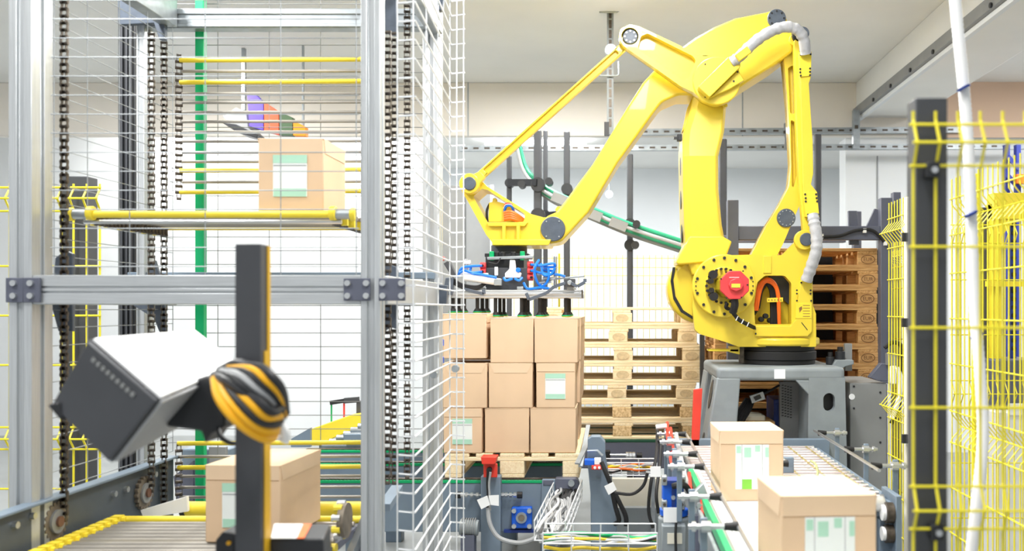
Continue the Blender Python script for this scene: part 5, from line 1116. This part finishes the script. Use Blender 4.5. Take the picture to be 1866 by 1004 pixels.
def slab(p, q, r, s, th, name, m, par, lift=0):
    n = (q-p).cross(s-p).normalized()*th
    l_ = n.normalized()*lift
    MB().hexa([p+l_, q+l_, r+l_, s+l_, p+n+l_, q+n+l_, r+n+l_, s+n+l_]).build(name, M[m], par, bevel=.003)
slab(A[0], A[1], A[2], A[3], -.012, 'end_panel', 'post', sc)
slab(A[0], A[1], Bk[1], Bk[0], .010, 'top_panel', 'paper', sc)
slab(A[1], A[2], Bk[2], Bk[1], .008, 'lower_panel', 'gcable', sc)
slab(A[3], A[0], Bk[0], Bk[3], .008, 'upper_panel', 'post', sc)
slab(A[2], A[3], Bk[3], Bk[2], .008, 'under_panel', 'ped', sc)
slab(Bk[0], Bk[1], Bk[2], Bk[3], .008, 'back_panel', 'post', sc)
# blurred lettering strip on the end panel
d0 = (A[1]-A[0]); e0 = (A[3]-A[0])
nrm = d0.cross(e0).normalized()
if nrm.y > 0: nrm = -nrm
for i in range(9):
    u = .16+i*.072; p = A[0]+d0*u+e0*.10+nrm*.014
    MB().hexa([p, p+d0*.045, p+d0*.045+e0*.055, p+e0*.055]+[v+nrm*.002 for v in (p, p+d0*.045, p+d0*.045+e0*.055, p+e0*.055)]).build('printed_mark', M['cab'], sc)
MB().prism(pxo([(86, 738), (108, 733), (116, 766), (106, 762)], 2.16), 2.16, 2.2).build('corner_bracket', M['black'], sc, bevel=.003)
MB().prism(pxo([(340, 700), (400, 680), (434, 690), (434, 770), (410, 782), (398, 800), (392, 778), (330, 770)], 2.32), 2.24, 2.34).build('mounting_arm', M['black'], sc, bevel=.006)
MB().tube(pcurve([(398, 780, 2.24), (404, 798, 2.22), (418, 806, 2.24), (432, 808, 2.26)], 4), .006).build('lead', M['black'], sc)
t = thing('cable_bundle', 'loop of black and yellow cables wound round the charcoal post', 'cable', at(455, 730, 2.12))
amber = mat('amber_cable', (240, 176, 14), .45, var=.04)
for i in range(5):
    MB().tube(pcurve([(392+6*i, 690-2*i, 2.15), (398+12*i, 722-3*i, 2.11), (420+14*i, 755-5*i, 2.09), (456+10*i, 786-9*i, 2.10), (492+5*i, 800-14*i, 2.14), (505+3*i, 780-8*i, 2.2)], 6), .011).build('cable', amber if i in (0, 1, 3) else M['black'], t)
for i in range(6):
    MB().tube(pcurve([(390+7*i, 684-3*i, 2.17), (412+12*i, 694-5*i, 2.12), (445+10*i, 716-6*i, 2.1), (484+6*i, 742-6*i, 2.12), (510+2*i, 768-3*i, 2.17)], 6), .011).build('cable', M['black'] if i not in (2, 4) else (M['gcable'] if i == 2 else amber), t)
MB().tube(pcurve([(402, 676, 2.2), (430, 664, 2.17), (462, 672, 2.16), (490, 700, 2.18), (500, 730, 2.24)], 6), .013).build('cable', M['black'], t)
MB().tube(pcurve([(505, 770, 2.18), (516, 780, 2.18), (520, 796, 2.2), (516, 806, 2.2)], 4), .012).build('end_plug', M['white'], t)
t = thing('sensor_box', 'black sensor box with white and orange sticker at bottom left', 'sensor', at(545, 1004, 2.3))
MB().hexa([at(492, 1040, 2.25), at(590, 1040, 2.25), at(604, 1012, 2.5), at(500, 1012, 2.5), at(492, 982, 2.25), at(590, 982, 2.25), at(602, 955, 2.45), at(500, 955, 2.45)]).build('body', M['black'], t, bevel=.004)
MB().hexa([at(494, 981, 2.247), at(540, 981, 2.247), at(552, 955.5, 2.44), at(500, 955.5, 2.44), at(494, 980, 2.247), at(540, 980, 2.247), at(552, 954.5, 2.44), at(500, 954.5, 2.44)]).build('white_sticker', M['paper'], t)
MB().hexa([at(541, 981, 2.247), at(554, 981, 2.247), at(568, 955.5, 2.44), at(553, 955.5, 2.44), at(541, 980, 2.247), at(554, 980, 2.247), at(568, 954.5, 2.44), at(553, 954.5, 2.44)]).build('orange_sticker', M['orange'], t)
MB().bar(at(540, 1040, 2.35), (xa(540, 2.35), 2.35, 0), .04, .04).build('stand', M['post'], t)
t = thing('sensor_box', 'small black sensor housing left of the charcoal post foot', 'sensor', at(410, 1004, 2.4))
MB().prism(pxo([(390, 1030), (392, 985, 4), (404, 970, 4), (428, 972), (428, 1030)], 2.35), 2.35, 2.45).build('body', M['black'], t, bevel=.005); MB().disc(416, 990, 2.345, 4, .01, 10).build('lens', amber, t); MB().bar(at(410, 1030, 2.4), (xa(410, 2.4), 2.4, 0), .04, .04).build('stand', M['post'], t)

# ------------------------------------------------------------------ right foreground fence
YN = 2.1
t = thing('fence_post', 'big black square fence post in the right foreground', 'post', (xa(1697, YN), YN, 0))
MB().box(xa(1668, YN), xa(1727, YN), YN, YN+.06, .01, za(178, YN)).build('tube', M['post'], t, bevel=.003)
MB().box(xa(1648, YN), xa(1747, YN), YN-.03, YN+.1, 0, .01).build('foot_plate', M['post'], t)
for x, y in ((1703, 309), (1711, 972)):
    o = MB().pbox(x-13, y-15, x+11, y+14, YN-.03, .03).build('mesh_clamp', M['black'], t, bevel=.003); MB().disc(x+1, y, YN-.038, 6, .012, 12).build('bolt', M['steel'], o)
zn = lambda p: za(p, YN-.01)
mesh_panel('mesh_fence', 'nearest yellow mesh fence panel at the right edge with folded wires', xa(1661, YN)-.0, xa(1661, YN)+.05*8, YN-.012, .12, zn(203), .0035, .05, [zn(228), zn(264), zn(303), zn(450), zn(597), zn(742), zn(885), zn(925), zn(962)], bends=(zn(264), zn(925)), amp=.028)
# side fence running away on the right
XF = 1.5
zs = [.2, .45, .65, .85, 1.05, 1.12, 1.19, 1.4, 1.6, 1.8, 1.97, 2.05, 2.13]
mesh_panel('mesh_fence', 'receding yellow side fence panel behind the white hose', 3.1, 4.15, XF, .15, 2.22, .0032, .05, zs, axis='y', bends=(1.12, 2.05), amp=-.045, group='receding side fence')
mesh_panel('mesh_fence', 'yellow side fence panel just left of the near black post', 4.75, 5.1, XF+.0, .15, 2.22, .0032, .05, zs, axis='y', bends=(1.12, 2.05), amp=.045, group='receding side fence')
o = MB().box(xa(1648, 4.75), xa(1659, 4.75), 4.72, 4.76, 0, za(360, 4.75)).build('fence_post', M['cream'], bevel=.003); tag(o, 'slim pale fence post left of the big black post', 'post')
for y in (432, 588, 800): MB().pbox(1645, y-8, 1655, y+8, 4.70, .02).build('mesh_clamp', M['black'], o)
o = MB().box(xa(1776, 4.18), xa(1786, 4.18), 4.18, 4.22, 0, 2.25).build('fence_post', M['fence'], bevel=.003); tag(o, 'slim yellow fence post behind the white hose', 'post')
mesh_panel('mesh_fence', 'distant yellow fence panel beside the pallet magazine', 6.9, 7.9, 2.26, .1, za(438, 7.5), .0035, .05, [.2, .6, 1.0, 1.4, 1.8, 1.97, 2.05, 2.13], axis='y', bends=(2.05,), amp=.05)
mesh_panel('mesh_fence', 'yellow fence panel standing behind the receding side fence', xa(1735, 5.1), xa(1880, 5.1), 5.1, .1, za(365, 5.1), .0032, .05, [.2, .5, .8, 1.1, 1.18, 1.25, 1.5, 1.8, 2.0, 2.1], bends=(1.18, 2.05), amp=.04, group='receding side fence')
# white corrugated hose
t = thing('corrugated_hose', 'white corrugated hose hanging from above on the right', 'hose', at(1775, 560, 2.9))
hp_ = pcurve([(1737, -40, 2.9), (1746, 60, 2.9), (1756, 160, 2.9), (1764, 260, 2.9), (1770, 400, 2.9), (1776, 560, 2.88), (1786, 680, 2.85), (1791, 800, 2.82), (1780, 920, 2.8), (1764, 1060, 2.8)], 22)
MB().tube(hp_, .0165, 12, [1+.1*(i % 2) for i in range(len(hp_))]).build('hose', M['white'], t)
for y, x in ((160, 1756), (390, 1769.5), (612, 1780), (893, 1783)): MB().cyl(at(x-1, y-2, 2.875), at(x+1, y+2, 2.875), .021, 14).build('cable_tie', M['navy'], t)
# yellow machine behind the fence
t = thing('yellow_machine', 'yellow framed machine behind the fence at the right edge', 'machine', (xa(1840, 5.4), 5.4, 0))
MB().box(xa(1808, 5.4), xa(1826, 5.4), 5.4, 5.5, 0, za(370, 5.4)).build('post', M['yel2'], t, bevel=.004)
MB().box(xa(1808, 5.4), xa(1900, 5.4), 5.38, 5.48, za(400, 5.4), za(352, 5.4)).build('top_beam', M['yel2'], t, bevel=.004)
MB().box(xa(1786, 5.45), xa(1806, 5.45), 5.45, 5.5, 0, za(378, 5.45)).build('black_column', M['post'], t)
MB().box(xa(1800, 5.36), xa(1900, 5.36), 5.36, 5.4, za(522, 5.36), za(512, 5.36)).build('cross_bar', M['yel2'], t)
MB().prism(pxo([(1826, 400), (1850, 400), (1826, 430)], 5.39), 5.39, 5.42).build('gusset', M['yel2'], t)
me = MB().cyl((0, 0, 0), (0, -.01, 0), .014, 8).mesh('perforation'); me.materials.append(M['black'])
c_ = MB().box(xa(1842, 5.42), xa(1852, 5.42), 5.42, 5.46, 0, za(400, 5.42)).build('chain_column', M['navy'], t)
for i in range(16): link('perforation', me, at(1847, 410+i*15, 5.42), c_)
MB().box(xa(1814, 5.3), xa(1900, 5.3), 5.3, 5.6, za(745, 5.3), za(655, 5.3)).build('dark_cabinet', M['frame'], t, bevel=.01)
MB().box(xa(1816, 5.2), xa(1900, 5.2), 5.2, 5.6, 0, za(750, 5.2)).build('white_cabinet', M['white'], t, bevel=.008); MB().box(xa(1838, 5.19), xa(1900, 5.19), 5.185, 5.2, za(756, 5.2), za(735, 5.2)).build('cabinet_flap', M['paper'], t)
t = thing('storage_rack', 'blue storage rack upright with orange beam at far right', 'rack', (xa(1850, 8.5), 8.5, 0))
for a in (1832, 1852): MB().box(xa(a, 8.5), xa(a+9, 8.5), 8.5, 8.56, 0, za(263, 8.5)).build('upright', M['rackb'], t, bevel=.004)
for y in (285, 320, 360): MB().bar(at(1836, y, 8.48), at(1858, y+24, 8.48), .02, .04).build('brace', M['rackb'], t)
MB().box(xa(1850, 8.45), xa(1950, 8.45), 8.42, 8.5, za(335, 8.45), za(318, 8.45)).build('beam', M['racko'], t, bevel=.004)
